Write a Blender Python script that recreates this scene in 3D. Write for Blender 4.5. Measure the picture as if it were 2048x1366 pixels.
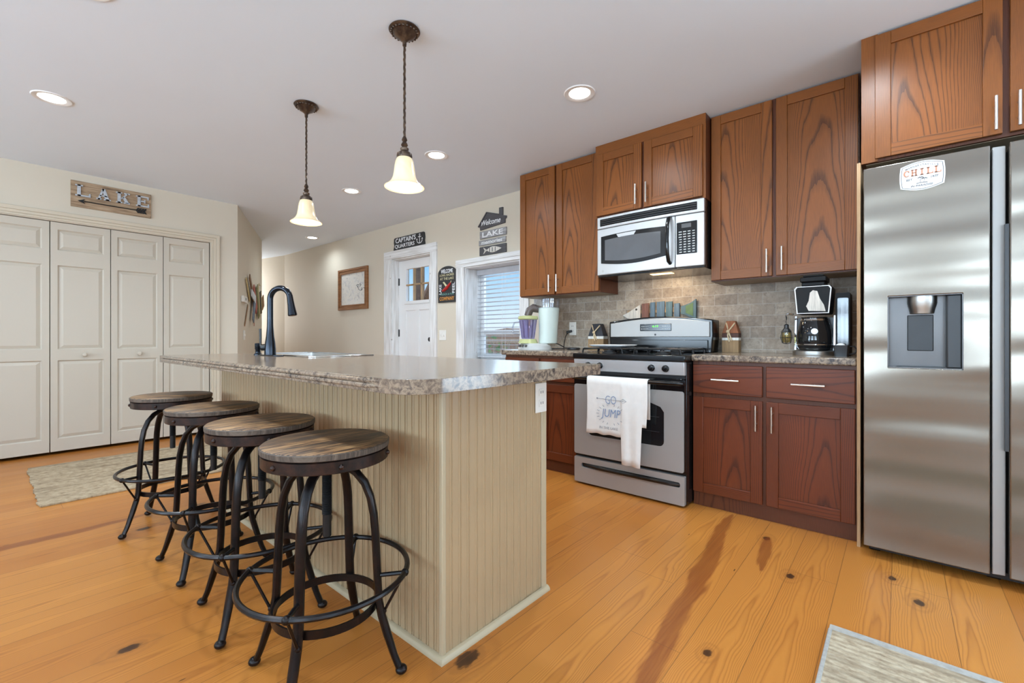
import bpy, bmesh, math, random
from mathutils import Vector, Matrix
R = math.radians
random.seed(4)
for o in list(bpy.data.objects):
    bpy.data.objects.remove(o, do_unlink=True)
SC = bpy.context.scene
COL = SC.collection

# ------------------------------------------------------------------ camera, world, light, exposure
cam = bpy.data.objects.new('camera', bpy.data.cameras.new('camera'))
COL.objects.link(cam)
cam.data.sensor_width = 36.0
cam.data.lens = 902.0 / 2048 * 36.0
cam.data.shift_y = -7.6 / 2048
cam.data.clip_start = 0.02
cam.location = (0, 0, 1.0)
cam.rotation_euler = (R(90), 0, R(-49.406))
SC.camera = cam

SC.view_settings.view_transform = 'Standard'
SC.view_settings.look = 'None'
SC.view_settings.exposure = 0.24
SC.view_settings.gamma = 1.0
SC.view_settings.use_curve_mapping = False

world = bpy.data.worlds.new('sky'); SC.world = world; world.use_nodes = True
wn = world.node_tree.nodes; wl = world.node_tree.links
bg = wn['Background']
wtc = wn.new('ShaderNodeTexCoord'); wsep = wn.new('ShaderNodeSeparateXYZ'); wr = wn.new('ShaderNodeValToRGB')
wl.new(wtc.outputs['Generated'], wsep.inputs[0]); wl.new(wsep.outputs['Z'], wr.inputs[0])
wr.color_ramp.elements[0].position = 0.0; wr.color_ramp.elements[0].color = (0.80, 0.92, 1.0, 1)
wr.color_ramp.elements[1].position = 0.55; wr.color_ramp.elements[1].color = (0.10, 0.32, 0.80, 1)
e = wr.color_ramp.elements.new(0.16); e.color = (0.26, 0.58, 0.92, 1)
wl.new(wr.outputs[0], bg.inputs[0]); bg.inputs[1].default_value = 1.0

H = 2.44           # ceiling height
WA = 3.40          # plane of the kitchen wall
XL, YB = -3.4, -3.2  # left and back walls (behind the camera)
YC = 5.45          # closet wall

def area(name, loc, direction, sx, sy, watts, color=(1, 1, 1)):
    d = bpy.data.lights.new(name, 'AREA'); d.shape = 'RECTANGLE'; d.size = sx; d.size_y = sy
    d.energy = watts; d.color = color
    o = bpy.data.objects.new(name, d); COL.objects.link(o); o.location = loc
    o.rotation_euler = Vector(direction).to_track_quat('-Z', 'Y').to_euler()
    return o
DAY = (0.63, 0.82, 1.0)
LAMP = (0.75, 0.89, 1.0)
# daylight standing in the openings of the windows behind and left of the camera, and in the kitchen window
WIN_LEFT = [(-2.2, -0.6), (0.2, 1.8), (2.6, 4.2)]
WIN_BACK = [(-2.4, -0.4), (0.6, 2.6)]
for (a, b) in WIN_LEFT:
    area('daylight', (XL - 0.16, (a + b) / 2, 1.45), (1, 0, 1.0), b - a, 1.4, 118, DAY)
for (a, b) in WIN_BACK:
    area('daylight', ((a + b) / 2, YB - 0.16, 1.45), (0, 1, 1.1), b - a, 1.4, 70, DAY)
area('daylight', (3.72, -2.0, 1.05), (-1, 0.3, 1.3), 1.8, 2.0, 125, DAY)   # glass door on the right, behind the camera
area('daylight', (4.0, 3.2, 1.5), (-1, 0, -0.35), 1.2, 1.4, 12, DAY)
area('hall_fill', (2.95, 9.3, 1.6), (0.1, -1, 0), 0.4, 1.4, 13, (0.9, 0.95, 1.0))     # unseen fill lamp added to brighten the hall end; no window here
sun = bpy.data.objects.new('sun', bpy.data.lights.new('sun', 'SUN')); COL.objects.link(sun)
sun.data.energy = 2.6; sun.data.angle = R(0.6); sun.rotation_euler = Vector((0.22, -0.42, -0.88)).to_track_quat('-Z', 'Y').to_euler()

# ------------------------------------------------------------------ materials
def L(c):
    f = lambda v: (v / 255 / 12.92) if v / 255 <= 0.04045 else ((v / 255 + 0.055) / 1.055) ** 2.4
    return (f(c[0]), f(c[1]), f(c[2]), 1.0)

class N:
    """short node builder"""
    def __init__(s, name):
        s.m = bpy.data.materials.new(name); s.m.use_nodes = True
        s.t = s.m.node_tree; s.b = s.t.nodes['Principled BSDF']
    def n(s, kind, **kw):
        x = s.t.nodes.new('ShaderNode' + kind)
        for k, v in kw.items():
            if isinstance(v, (int, float, str, bool)) and hasattr(x, k): setattr(x, k, v)
        return x
    def l(s, a, b): s.t.links.new(a, b)
    def put(s, sock, v):
        if isinstance(v, bpy.types.NodeSocket): s.l(v, sock)
        else: sock.default_value = v
    def math(s, op, a, b=0.0, c=None):
        x = s.t.nodes.new('ShaderNodeMath'); x.operation = op
        s.put(x.inputs[0], a); s.put(x.inputs[1], b)
        if c is not None: s.put(x.inputs[2], c)
        return x.outputs[0]
    def obj(s): return s.n('TexCoord').outputs['Object']
    def sep(s, v):
        x = s.n('SeparateXYZ'); s.l(v, x.inputs[0]); return x.outputs
    def comb(s, x, y, z):
        c = s.n('CombineXYZ')
        for i, v in enumerate((x, y, z)): s.put(c.inputs[i], v)
        return c.outputs[0]
    def scale(s, v, sc, loc=(0, 0, 0)):
        x = s.n('Mapping'); s.l(v, x.inputs[0]); x.inputs['Scale'].default_value = sc; x.inputs['Location'].default_value = loc
        return x.outputs[0]
    def noise(s, v, scale=5, detail=3, rough=0.5, dist=0.0):
        x = s.n('TexNoise'); s.l(v, x.inputs['Vector']); x.inputs['Scale'].default_value = scale
        x.inputs['Detail'].default_value = detail; x.inputs['Roughness'].default_value = rough; x.inputs['Distortion'].default_value = dist
        return x.outputs['Fac']
    def ramp(s, f, stops):
        x = s.n('ValToRGB'); s.put(x.inputs[0], f)
        r = x.color_ramp
        r.elements[0].position, r.elements[0].color = stops[0][0], stops[0][1]
        r.elements[1].position, r.elements[1].color = stops[-1][0], stops[-1][1]
        for p, c in stops[1:-1]:
            e = r.elements.new(p); e.color = c
        return x.outputs[0]
    def mix(s, f, a, b, mode='MIX'):
        x = s.n('Mix'); x.data_type = 'RGBA'; x.blend_type = mode
        s.put(x.inputs[0], f); s.put(x.inputs[6], a); s.put(x.inputs[7], b)
        return x.outputs[2]
    def bump(s, h, strength=0.2, dist=0.002):
        x = s.n('Bump'); x.inputs['Strength'].default_value = strength; x.inputs['Distance'].default_value = dist
        s.l(h, x.inputs['Height']); s.l(x.outputs[0], s.b.inputs['Normal'])
    def fin(s, color, rough=0.5, metal=0.0, **kw):
        s.put(s.b.inputs['Base Color'], color); s.put(s.b.inputs['Roughness'], rough); s.put(s.b.inputs['Metallic'], metal)
        for k, v in kw.items(): s.put(s.b.inputs[k.replace('_', ' ')], v)
        return s.m

G3 = lambda v: (v, v, v, 1.0)

def plain(name, c, rough=0.5, metal=0.0, var=0.06, sc=9.0, **kw):
    k = N(name); col = L(c)
    f = k.noise(k.obj(), sc, 3)
    lo = tuple(x * (1 - var) for x in col[:3]) + (1,); hi = tuple(min(1, x * (1 + var)) for x in col[:3]) + (1,)
    return k.fin(k.ramp(f, [(0.3, lo), (0.7, hi)]), rough, metal, **kw)

def oak(name, light, dark, axis='z', rough=0.37, k1=330.0, k2=3.4, wobble=0.20, off=0.0):
    k = N(name); o = k.sep(k.obj()); rnd = k.n('ObjectInfo').outputs['Random']
    g = o['Z'] if axis == 'z' else o['Y']
    c = k.math('ADD', o['X'], o['Y']) if axis == 'z' else k.math('ADD', o['X'], o['Z'])
    gs = k.math('ADD', g, k.math('MULTIPLY', rnd, 31.0))
    wob = k.noise(k.comb(k.math('MULTIPLY', c, 3.5), 0.0, k.math('MULTIPLY', gs, 0.9)), 1.0, 2)
    c2 = k.math('ADD', c, k.math('MULTIPLY', k.math('SUBTRACT', wob, 0.5), wobble))
    c2 = k.math('ADD', c2, k.math('MULTIPLY', k.math('SUBTRACT', k.math('FRACT', k.math('MULTIPLY', rnd, 17.0)), 0.5), 0.20))
    if off: c2 = k.math('ADD', c2, off)
    f = k.math('ADD', k.math('MULTIPLY', k.math('MULTIPLY', c2, c2), k1), k.math('MULTIPLY', gs, k2))
    fine = k.noise(k.comb(k.math('MULTIPLY', c, 30.0), 0.0, k.math('MULTIPLY', gs, 6.0)), 1.0, 3)
    f = k.math('ADD', f, k.math('MULTIPLY', fine, 0.45))
    ring = k.math('FRACT', f)
    pores = k.noise(k.comb(k.math('MULTIPLY', c, 420.0), 0.0, k.math('MULTIPLY', gs, 14.0)), 1.0, 2)
    band = k.ramp(ring, [(0.0, G3(0.9)), (0.10, G3(0.75)), (0.24, G3(0.08)), (0.8, G3(0.0)), (1.0, G3(0.35))])
    amt = k.math('MULTIPLY', band, k.math('ADD', 0.35, k.math('MULTIPLY', pores, 1.0)))
    big = k.noise(k.comb(k.math('MULTIPLY', c, 3.0), rnd, k.math('MULTIPLY', gs, 1.2)), 2.0, 2)
    base = k.mix(big, L(light), L([v * 0.80 for v in light]))
    base = k.mix(k.math('MULTIPLY', k.math('SUBTRACT', pores, 0.35), 0.55), base, L(dark))
    col = k.mix(amt, base, L(dark))
    k.bump(pores, 0.08, 0.001)
    return k.fin(col, rough, 0.0, Specular_IOR_Level=0.38)

KNOTS = [(2.196, 0.345, 0.016), (2.292, -0.06, 0.017), (0.975, 1.02, 0.030), (0.30, 1.88, 0.020), (1.49, 0.46, 0.013), (0.54, 3.0, 0.022), (2.45, 0.02, 0.014), (2.53, 0.50, 0.016)]
def floor_mat():
    k = N('pine_planks'); o = k.sep(k.obj()); X, Y = o['X'], o['Y']
    PW = 0.168
    v = k.math('DIVIDE', k.math('SUBTRACT', Y, 0.022), PW)
    i = k.math('FLOOR', v); fr = k.math('FRACT', v)
    def rnd(seed):
        w = k.n('TexWhiteNoise'); w.noise_dimensions = '1D'; k.l(k.math('ADD', i, seed), w.inputs['W']); return w.outputs['Value']
    r1, r2, r3 = rnd(0.31), rnd(7.77), rnd(21.5)
    xs = k.math('ADD', X, k.math('MULTIPLY', r1, 23.0))
    c = k.math('MULTIPLY', k.math('SUBTRACT', fr, 0.5), PW)
    pos = k.comb(k.math('MULTIPLY', xs, 1.0), k.math('MULTIPLY', Y, 4.0), k.math('MULTIPLY', r2, 9.0))
    wob = k.noise(pos, 1.5, 3)
    c2 = k.math('ADD', c, k.math('MULTIPLY', k.math('SUBTRACT', wob, 0.5), 0.10))
    c2 = k.math('ADD', c2, k.math('MULTIPLY', k.math('SUBTRACT', r2, 0.5), 0.10))
    # knots: sparse cells
    vo = k.n('TexVoronoi'); vo.feature = 'F1'
    k.l(k.comb(k.math('MULTIPLY', xs, 0.9), k.math('MULTIPLY', v, 0.33), 0.0), vo.inputs['Vector']); vo.inputs['Scale'].default_value = 1.0
    d = vo.outputs['Distance']
    kn = k.ramp(d, [(0.0, G3(1)), (0.14, G3(0))])
    core = k.ramp(d, [(0.0, G3(1)), (0.022, G3(1)), (0.04, G3(0))])
    f = k.math('ADD', k.math('MULTIPLY', k.math('MULTIPLY', c2, c2), 1500.0), k.math('MULTIPLY', xs, 2.2))
    f = k.math('ADD', f, k.math('MULTIPLY', kn, 3.0))
    f = k.math('ADD', f, k.math('MULTIPLY', k.noise(k.comb(k.math('MULTIPLY', xs, 3.0), k.math('MULTIPLY', Y, 40.0), 0.0), 1.0, 2), 0.5))
    ring = k.math('FRACT', f)
    band = k.ramp(ring, [(0.0, G3(0.62)), (0.16, G3(0.10)), (0.5, G3(0.0)), (0.86, G3(0.30)), (1.0, G3(0.62))])
    tone = k.mix(r3, L((210, 142, 66)), L((166, 96, 36)))
    tone = k.mix(k.noise(k.comb(xs, k.math('MULTIPLY', Y, 2.0), 0.0), 1.3, 2), tone, L((198, 128, 56)))
    col = k.mix(k.math('MULTIPLY', band, 0.82), tone, L((136, 72, 26)))
    # knots at their places
    for kx, ky, kr in KNOTS:
        dx_ = k.math('MULTIPLY', k.math('SUBTRACT', X, kx), 0.6); dy_ = k.math('SUBTRACT', Y, ky)
        dd = k.math('SQRT', k.math('ADD', k.math('MULTIPLY', dx_, dx_), k.math('MULTIPLY', dy_, dy_)))
        dd = k.math('ADD', dd, k.math('MULTIPLY', k.math('SUBTRACT', k.noise(k.scale(k.obj(), (40, 60, 1)), 1.0, 2), 0.5), kr * 0.9))
        col = k.mix(k.ramp(k.math('DIVIDE', dd, kr * 4), [(0.0, G3(0.55)), (0.35, G3(0.35)), (0.42, G3(0.05)), (0.6, G3(0.28)), (0.72, G3(0))]), col, L((140, 84, 38)))
        col = k.mix(k.ramp(k.math('DIVIDE', dd, kr), [(0.0, G3(0.95)), (0.75, G3(0.85)), (1.0, G3(0))]), col, L((48, 28, 18)))
    # red heartwood streaks along two boards
    def streak(yc, half, x0, x1, slope=0.0):
        n = k.math('ADD', k.noise(k.comb(k.math('MULTIPLY', X, 2.1), yc, 0.0), 1.0, 2), k.math('MULTIPLY', X, slope / 0.08))
        dy = k.math('ABSOLUTE', k.math('SUBTRACT', Y, k.math('ADD', yc - 0.04, k.math('MULTIPLY', n, 0.08))))
        w = k.math('MULTIPLY', half, k.math('ADD', 0.5, k.noise(k.comb(k.math('MULTIPLY', X, 3.0), 4.0, yc), 1.0, 2)))
        w = k.math('MULTIPLY', w, k.math('POWER', k.math('MAXIMUM', 0.0, k.math('MULTIPLY', k.math('SUBTRACT', X, x0), k.math('DIVIDE', k.math('SUBTRACT', x1, X), (x1 - x0) ** 2 / 4))), 0.5))
        a = k.math('MINIMUM', 1.0, k.math('MAXIMUM', 0.0, k.math('MULTIPLY', k.math('ADD', k.math('SUBTRACT', w, dy), k.math('MULTIPLY', k.math('SUBTRACT', k.noise(k.comb(k.math('MULTIPLY', X, 9.0), k.math('MULTIPLY', Y, 70.0), 5.0), 1.0, 3), 0.5), 0.03)), 70.0)))
        b = k.math('ADD', 0.55, k.math('MULTIPLY', 0.6, k.noise(k.comb(k.math('MULTIPLY', X, 4.0), k.math('MULTIPLY', Y, 60.0), 1.0), 1.0, 3)))
        return k.math('MULTIPLY', a, b)
    st = k.math('MAXIMUM', streak(0.43, 0.050, 0.95, 2.76, 0.105), k.math('MAXIMUM', streak(3.225, 0.055, -1.5, 0.66), streak(0.26, 0.034, 2.16, 2.56, 0.09)))
    col = k.mix(k.math('MULTIPLY', st, 0.82), col, L((124, 60, 24)))
    col = k.mix(k.math('MULTIPLY', core, 0.9), col, L((62, 34, 18)))
    # nail holes: short dark dashes in rows
    vn = k.n('TexVoronoi'); k.l(k.comb(k.math('MULTIPLY', xs, 2.6), k.math('MULTIPLY', v, 2.0), 0.0), vn.inputs['Vector']); vn.inputs['Scale'].default_value = 1.0
    nail = k.ramp(vn.outputs['Distance'], [(0.0, G3(1)), (0.026, G3(1)), (0.034, G3(0))])
    col = k.mix(k.math('MULTIPLY', nail, 0.85), col, L((52, 28, 14)))
    # seams and end joints
    e1 = k.math('MINIMUM', fr, k.math('SUBTRACT', 1.0, fr))
    seam = k.math('LESS_THAN', e1, 0.009)
    jx = k.math('FRACT', k.math('DIVIDE', k.math('ADD', X, k.math('MULTIPLY', r2, 4.3)), 4.3))
    seam = k.math('MAXIMUM', seam, k.math('LESS_THAN', jx, 0.0006))
    col = k.mix(k.math('MULTIPLY', seam, 0.55), col, L((108, 66, 32)))
    k.bump(k.math('SUBTRACT', 1.0, seam), 0.3, 0.002)
    return k.fin(col, k.math('ADD', 0.26, k.math('MULTIPLY', wob, 0.14)), 0.0, Specular_IOR_Level=0.38)

def laminate():
    k = N('mottled_laminate'); p = k.obj()
    a = k.noise(p, 55, 8, 0.72, 0.6); b = k.noise(p, 7, 4, 0.6, 0.8); c = k.noise(k.scale(p, (1, 1, 1), (5, 2, 8)), 120, 4, 0.7)
    col = k.ramp(a, [(0.32, L((36, 32, 34))), (0.43, L((84, 73, 66))), (0.50, L((124, 108, 93))), (0.58, L((160, 141, 119))), (0.70, L((80, 75, 78)))])
    col = k.mix(k.ramp(b, [(0.42, G3(0)), (0.66, G3(0.55))]), col, L((142, 122, 104)))
    col = k.mix(k.ramp(c, [(0.60, G3(0)), (0.70, G3(0.65))]), col, L((74, 66, 70)))
    return k.fin(col, 0.16, 0.0)

def tile_mat():
    k = N('tumbled_travertine_tile'); o = k.sep(k.obj())
    v = k.comb(o['Y'], o['Z'], 0.0)
    br = k.n('TexBrick'); k.l(v, br.inputs['Vector']); br.inputs['Scale'].default_value = 1.0
    br.inputs['Brick Width'].default_value = 0.153; br.inputs['Row Height'].default_value = 0.0767
    br.inputs['Mortar Size'].default_value = 0.0028; br.inputs['Mortar Smooth'].default_value = 0.25; br.inputs['Bias'].default_value = 0.0
    br.offset = 0.5
    br.inputs['Color1'].default_value = L((190, 173, 152)); br.inputs['Color2'].default_value = L((128, 110, 93)); br.inputs['Mortar'].default_value = L((186, 178, 168))
    n1 = k.noise(k.obj(), 22, 6, 0.65, 0.5); n2 = k.noise(k.obj(), 70, 4, 0.7)
    col = k.mix(0.42, br.outputs['Color'], k.ramp(n1, [(0.30, L((114, 98, 84))), (0.5, L((158, 142, 124))), (0.7, L((198, 184, 166)))]))
    col = k.mix(k.math('MULTIPLY', k.ramp(n2, [(0.52, G3(0)), (0.68, G3(0.6))]), k.math('SUBTRACT', 1.0, br.outputs['Fac'])), col, L((104, 90, 80)))
    h = k.math('SUBTRACT', k.math('ADD', k.math('MULTIPLY', n2, -0.3), k.math('MULTIPLY', n1, 0.5)), k.math('MULTIPLY', br.outputs['Fac'], 1.2))
    k.bump(h, 0.45, 0.003)
    return k.fin(col, 0.5, 0.0)

def stainless(name, c=(186, 184, 180), rough=0.3, wavy=0.0, metal=1.0, axis='z', br_amt=1.0):
    k = N(name); o = k.sep(k.obj())
    if axis == 'z': v = k.comb(0.0, k.math('MULTIPLY', o['Y'], 3.0), k.math('MULTIPLY', o['Z'], 420.0))
    else: v = k.comb(k.math('MULTIPLY', o['X'], 300.0), k.math('MULTIPLY', o['Y'], 3.0), 0.0)
    br = k.noise(v, 1.0, 2)
    col = k.mix(k.math('MULTIPLY', br, 0.12 * br_amt), L(c), L([x * 0.8 for x in c]))
    if wavy:
        w = k.noise(k.comb(0.0, k.math('MULTIPLY', o['Y'], 0.9), k.math('MULTIPLY', o['Z'], 4.6)), 1.0, 1)
        k.bump(w, 1.0, wavy)
    else:
        k.bump(br, 0.03, 0.0005)
    return k.fin(col, k.math('ADD', rough - 0.05, k.math('MULTIPLY', br, 0.1 * br_amt)), metal)

def glass(name, tint=(1, 1, 1), gloss=0.08, rough=0.02):
    k = N(name); t = k.t
    tr = t.nodes.new('ShaderNodeBsdfTransparent'); tr.inputs[0].default_value = (*tint, 1)
    gl = t.nodes.new('ShaderNodeBsdfGlossy'); gl.inputs['Roughness'].default_value = rough
    mx = t.nodes.new('ShaderNodeMixShader'); mx.inputs[0].default_value = gloss
    t.links.new(tr.outputs[0], mx.inputs[1]); t.links.new(gl.outputs[0], mx.inputs[2])
    t.links.new(mx.outputs[0], t.nodes['Material Output'].inputs['Surface'])
    return k.m

def emit(name, c, s):
    k = N(name)
    return k.fin(L(c), 0.5, 0.0, Emission_Color=L(c), Emission_Strength=s)

def whitewash(name, axis='z'):
    k = N(name); o = k.sep(k.obj())
    a, b = (o['Z'], k.math('ADD', o['Y'], o['X'])) if axis == 'z' else (k.math('ADD', o['Y'], o['X']), o['Z'])
    g = k.noise(k.comb(k.math('MULTIPLY', a, 3.0), k.math('MULTIPLY', b, 40.0), 0.0), 1.0, 4)
    vo = k.n('TexVoronoi'); k.l(k.obj(), vo.inputs['Vector']); vo.inputs['Scale'].default_value = 6.5
    kn = k.ramp(vo.outputs['Distance'], [(0.0, G3(1)), (0.05, G3(0.9)), (0.09, G3(0))])
    col = k.ramp(g, [(0.3, L((205, 200, 194))), (0.6, L((236, 234, 232)))])
    col = k.mix(k.math('MULTIPLY', kn, 0.6), col, L((140, 122, 108)))
    return k.fin(col, 0.5)

def stool_wood():
    k = N('weathered_seat_wood'); o = k.sep(k.obj()); rnd = k.n('ObjectInfo').outputs['Random']
    xs = k.math('ADD', o['X'], k.math('MULTIPLY', rnd, 9.0))
    pl = k.math('FLOOR', k.math('MULTIPLY', k.math('ADD', o['Y'], 0.02), 14.0))
    w = k.n('TexWhiteNoise'); w.noise_dimensions = '1D'; k.l(k.math('ADD', pl, k.math('MULTIPLY', rnd, 40.0)), w.inputs['W'])
    g = k.noise(k.comb(k.math('MULTIPLY', xs, 9.0), k.math('MULTIPLY', o['Y'], 75.0), w.outputs['Value']), 1.0, 5, 0.65, 0.4)
    p = k.noise(k.comb(k.math('MULTIPLY', xs, 4.0), k.math('MULTIPLY', o['Y'], 12.0), 3.0), 1.0, 3)
    col = k.ramp(g, [(0.32, L((36, 26, 20))), (0.44, L((92, 64, 40))), (0.52, L((158, 116, 74))), (0.64, L((182, 142, 96))), (0.78, L((100, 86, 74)))])
    col = k.mix(k.math('MULTIPLY', w.outputs['Value'], 0.62), col, L((66, 47, 34)))
    col = k.mix(k.ramp(p, [(0.50, G3(0)), (0.62, G3(0.8))]), col, L((50, 40, 34)))
    fr = k.math('FRACT', k.math('MULTIPLY', k.math('ADD', o['Y'], 0.02), 14.0))
    col = k.mix(k.math('MULTIPLY', k.math('LESS_THAN', fr, 0.03), 0.8), col, L((35, 26, 20)))
    k.bump(g, 0.35, 0.002)
    return k.fin(col, 0.5)

def iron(name, a=(20, 18, 19), b=(38, 25, 21), rough=0.30):
    k = N(name); p = k.obj()
    n = k.noise(p, 26, 5, 0.6); n2 = k.noise(p, 120, 3)
    col = k.ramp(n, [(0.42, L(a)), (0.72, L(b))])
    k.bump(n2, 0.25, 0.001)
    return k.fin(col, rough, 0.55)

def sisal(name, a, b, dark, axis='x', rows=62.0):
    k = N(name); o = k.sep(k.obj())
    along, across = (o['X'], o['Y']) if axis == 'x' else (o['Y'], o['X'])
    s = k.math('SINE', k.math('MULTIPLY', across, rows * 6.283))
    n = k.noise(k.comb(k.math('MULTIPLY', along, 26.0), k.math('MULTIPLY', across, rows * 1.2), 0.0), 1.0, 4, 0.7)
    n2 = k.noise(k.comb(k.math('MULTIPLY', along, 3.0), k.math('MULTIPLY', across, rows * 0.5), 7.0), 1.0, 2)
    col = k.ramp(n, [(0.25, L(dark)), (0.45, L(a)), (0.7, L(b))])
    col = k.mix(k.ramp(n2, [(0.5, G3(0)), (0.72, G3(0.7))]), col, L(dark))
    h = k.math('ADD', k.math('MULTIPLY', s, 0.5), n)
    k.bump(h, 0.6, 0.004)
    return k.fin(col, 0.9)

def barn(name, a, b, c, axis='x', st=60.0):
    k = N(name); o = k.sep(k.obj())
    al, ac = (k.math('ADD', o['X'], o['Y']), o['Z']) if axis == 'x' else (o['Z'], k.math('ADD', o['X'], o['Y']))
    g = k.noise(k.comb(k.math('MULTIPLY', al, 5.0), k.math('MULTIPLY', ac, st), 0.0), 1.0, 5, 0.65, 0.5)
    return k.fin(k.ramp(g, [(0.3, L(a)), (0.5, L(b)), (0.68, L(c))]), 0.65)

M = {}
M['wall'] = plain('beige_wall_paint', (213, 201, 182), 0.6, 0, 0.02, 2.0)
M['ceil'] = plain('white_ceiling_paint', (230, 239, 249), 0.8, 0, 0.01, 1.5)
M['floor'] = floor_mat()
M['door'] = plain('cream_door_paint', (200, 189, 172), 0.42, 0, 0.015, 2.0)
M['casing'] = plain('cream_casing_paint', (210, 196, 174), 0.42, 0, 0.015, 2.0)
M['white'] = plain('white_paint', (234, 232, 230), 0.45, 0, 0.02, 3.0)
M['wash'] = whitewash('whitewashed_pine_upright', 'z'); M['washh'] = whitewash('whitewashed_pine_level', 'y')
M['bead'] = plain('cream_beadboard_paint', (172, 147, 113), 0.42, 0, 0.02, 4.0)
M['beadtrim'] = plain('cream_trim_paint', (182, 165, 135), 0.4, 0, 0.02, 4.0)
UPL, UPD = (152, 88, 36), (66, 35, 16)
M['oak_p'] = oak('oak_panel_grain', UPL, UPD, 'z'); M['oak_v'] = oak('oak_upright_grain', UPL, UPD, 'z', k2=2.0, wobble=0.07, off=0.28); M['oak_h'] = oak('oak_level_grain', UPL, UPD, 'y', k2=2.0, wobble=0.07, off=0.28)
M['oak_f'] = oak('oak_face_frame', (112, 62, 38), (62, 32, 22), 'z')
BL, BD = (122, 57, 26), (58, 27, 16)
M['oakb_p'] = oak('oak_red_panel_grain', BL, BD, 'z'); M['oakb_v'] = oak('oak_red_upright_grain', BL, BD, 'z', k2=2.0, wobble=0.07, off=0.28); M['oakb_h'] = oak('oak_red_level_grain', BL, BD, 'y', k2=2.5, wobble=0.12, off=0.1)
M['oak_in'] = plain('cabinet_underside', (150, 130, 104), 0.5)
M['oak_raw'] = barn('raw_plywood_edge', (150, 112, 78), (186, 148, 108), (200, 168, 130), 'z', 200)
M['lam'] = laminate(); M['tile'] = tile_mat()
M['steel'] = stainless('brushed_steel', (188, 186, 182), 0.34)
M['steelr'] = plain('satin_range_steel', (170, 168, 165), 0.42, 0.4, 0.02, 3)
M['steelf'] = stainless('brushed_fridge_steel', (132, 124, 114), 0.27, 0.022, 0.85, br_amt=0.25)
M['steelp'] = plain('pale_appliance_steel', (206, 206, 206), 0.38, 0.55, 0.03, 3)
M['nickel'] = plain('satin_nickel', (212, 204, 196), 0.28, 1.0, 0.02)
M['chrome'] = plain('polished_chrome', (220, 222, 224), 0.08, 1.0, 0.01)
M['black'] = plain('gloss_black_enamel', (18, 18, 19), 0.14, 0.0, 0.1)
M['blackr'] = plain('satin_black_plastic', (20, 20, 21), 0.5, 0.0, 0.1, 9.0, Specular_IOR_Level=0.22)
M['blackm'] = plain('matt_black_iron', (24, 24, 25), 0.45, 0.2, 0.2, 40)
M['blackp'] = plain('black_plastic', (26, 26, 28), 0.32, 0.0, 0.1)
M['dglass'] = plain('dark_oven_glass', (26, 27, 29), 0.05, 0.0, 0.1)
M['mglass'] = plain('microwave_window_mesh', (92, 92, 94), 0.09, 0.0, 0.05)
M['gun'] = plain('brushed_gunmetal', (46, 49, 55), 0.18, 0.9, 0.05)
M['dgrey'] = plain('dark_grey_case', (58, 60, 62), 0.4, 0.3, 0.05)
M['mgrey'] = plain('mid_grey_case', (100, 98, 98), 0.28, 0.6, 0.05)
M['iron'] = iron('dark_aged_iron'); M['rust'] = iron('rubbed_iron_band', (34, 28, 27), (70, 46, 36), 0.38)
M['seat'] = stool_wood()
M['seatedge'] = barn('worn_seat_edge', (46, 40, 36), (78, 66, 56), (112, 98, 84), 'z', 120)
M['bronze'] = iron('oil_rubbed_bronze', (58, 44, 36), (112, 90, 70), 0.35)
def shade_mat():
    k = N('alabaster_glass'); n = k.noise(k.obj(), 9, 4, 0.6, 0.8)
    col = k.ramp(n, [(0.3, L((226, 200, 156))), (0.7, L((240, 222, 188)))])
    return k.fin(col, 0.25, 0.0, Emission_Color=L((255, 226, 176)), Emission_Strength=0.16)
M['shade'] = shade_mat()
M['lamp'] = emit('lamp_glow', (255, 250, 240), 9.0)
M['bulb'] = emit('warm_bulb_glow', (255, 226, 176), 4.0)
M['hoodlamp'] = emit('hood_lamp_glow', (255, 206, 140), 4.0)
M['green'] = emit('green_display_glow', (90, 255, 60), 1.6)
M['glass'] = glass('clear_window_glass', (1, 1, 1), 0.06)
M['plasticclear'] = glass('clear_plastic', (0.86, 0.88, 0.92), 0.14, 0.05)
M['smoke'] = glass('smoky_clear_plastic', (0.55, 0.57, 0.60), 0.07, 0.08)
M['purpleclear'] = glass('lilac_clear_plastic', (0.80, 0.79, 0.92), 0.12, 0.05)
M['amberclear'] = glass('smoky_yellow_glass', (0.72, 0.66, 0.40), 0.12, 0.05)
M['rugA'] = sisal('braided_jute', (170, 148, 118), (200, 180, 150), (108, 86, 62), 'x', 34)
M['rugB'] = sisal('woven_sisal', (172, 153, 126), (202, 187, 160), (120, 101, 78), 'y', 42)
M['rugedge'] = plain('grey_rug_binding', (168, 164, 156), 0.9, 0, 0.12, 60)
M['barn'] = barn('weathered_barn_board', (110, 86, 66), (166, 138, 108), (186, 162, 134))
M['galv'] = plain('galvanised_metal', (196, 200, 206), 0.35, 0.7, 0.12, 40)
M['chalk'] = plain('chalkboard_black', (48, 47, 47), 0.65, 0, 0.12, 30)
M['slate'] = barn('slate_grey_stain', (66, 64, 66), (80, 78, 80), (98, 96, 98), 'x', 90)
M['gboard'] = barn('grey_washed_board', (112, 110, 108), (156, 154, 154), (190, 188, 190), 'x', 40)
M['wpaint'] = plain('white_sign_paint', (236, 236, 236), 0.6, 0, 0.04, 20)
M['magw'] = plain('off_white_print', (216, 216, 214), 0.6, 0, 0.01)
M['cream'] = plain('cream_sign_paint', (214, 204, 160), 0.6)
M['orange'] = plain('orange_sign_paint', (206, 140, 62), 0.6)
M['tealp'] = plain('teal_sign_paint', (110, 160, 150), 0.6)
M['redp'] = plain('red_sign_paint', (178, 40, 38), 0.45)
M['peach'] = plain('peach_ink', (190, 132, 102), 0.6); M['ink'] = plain('grey_ink', (84, 84, 88), 0.6)
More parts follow.
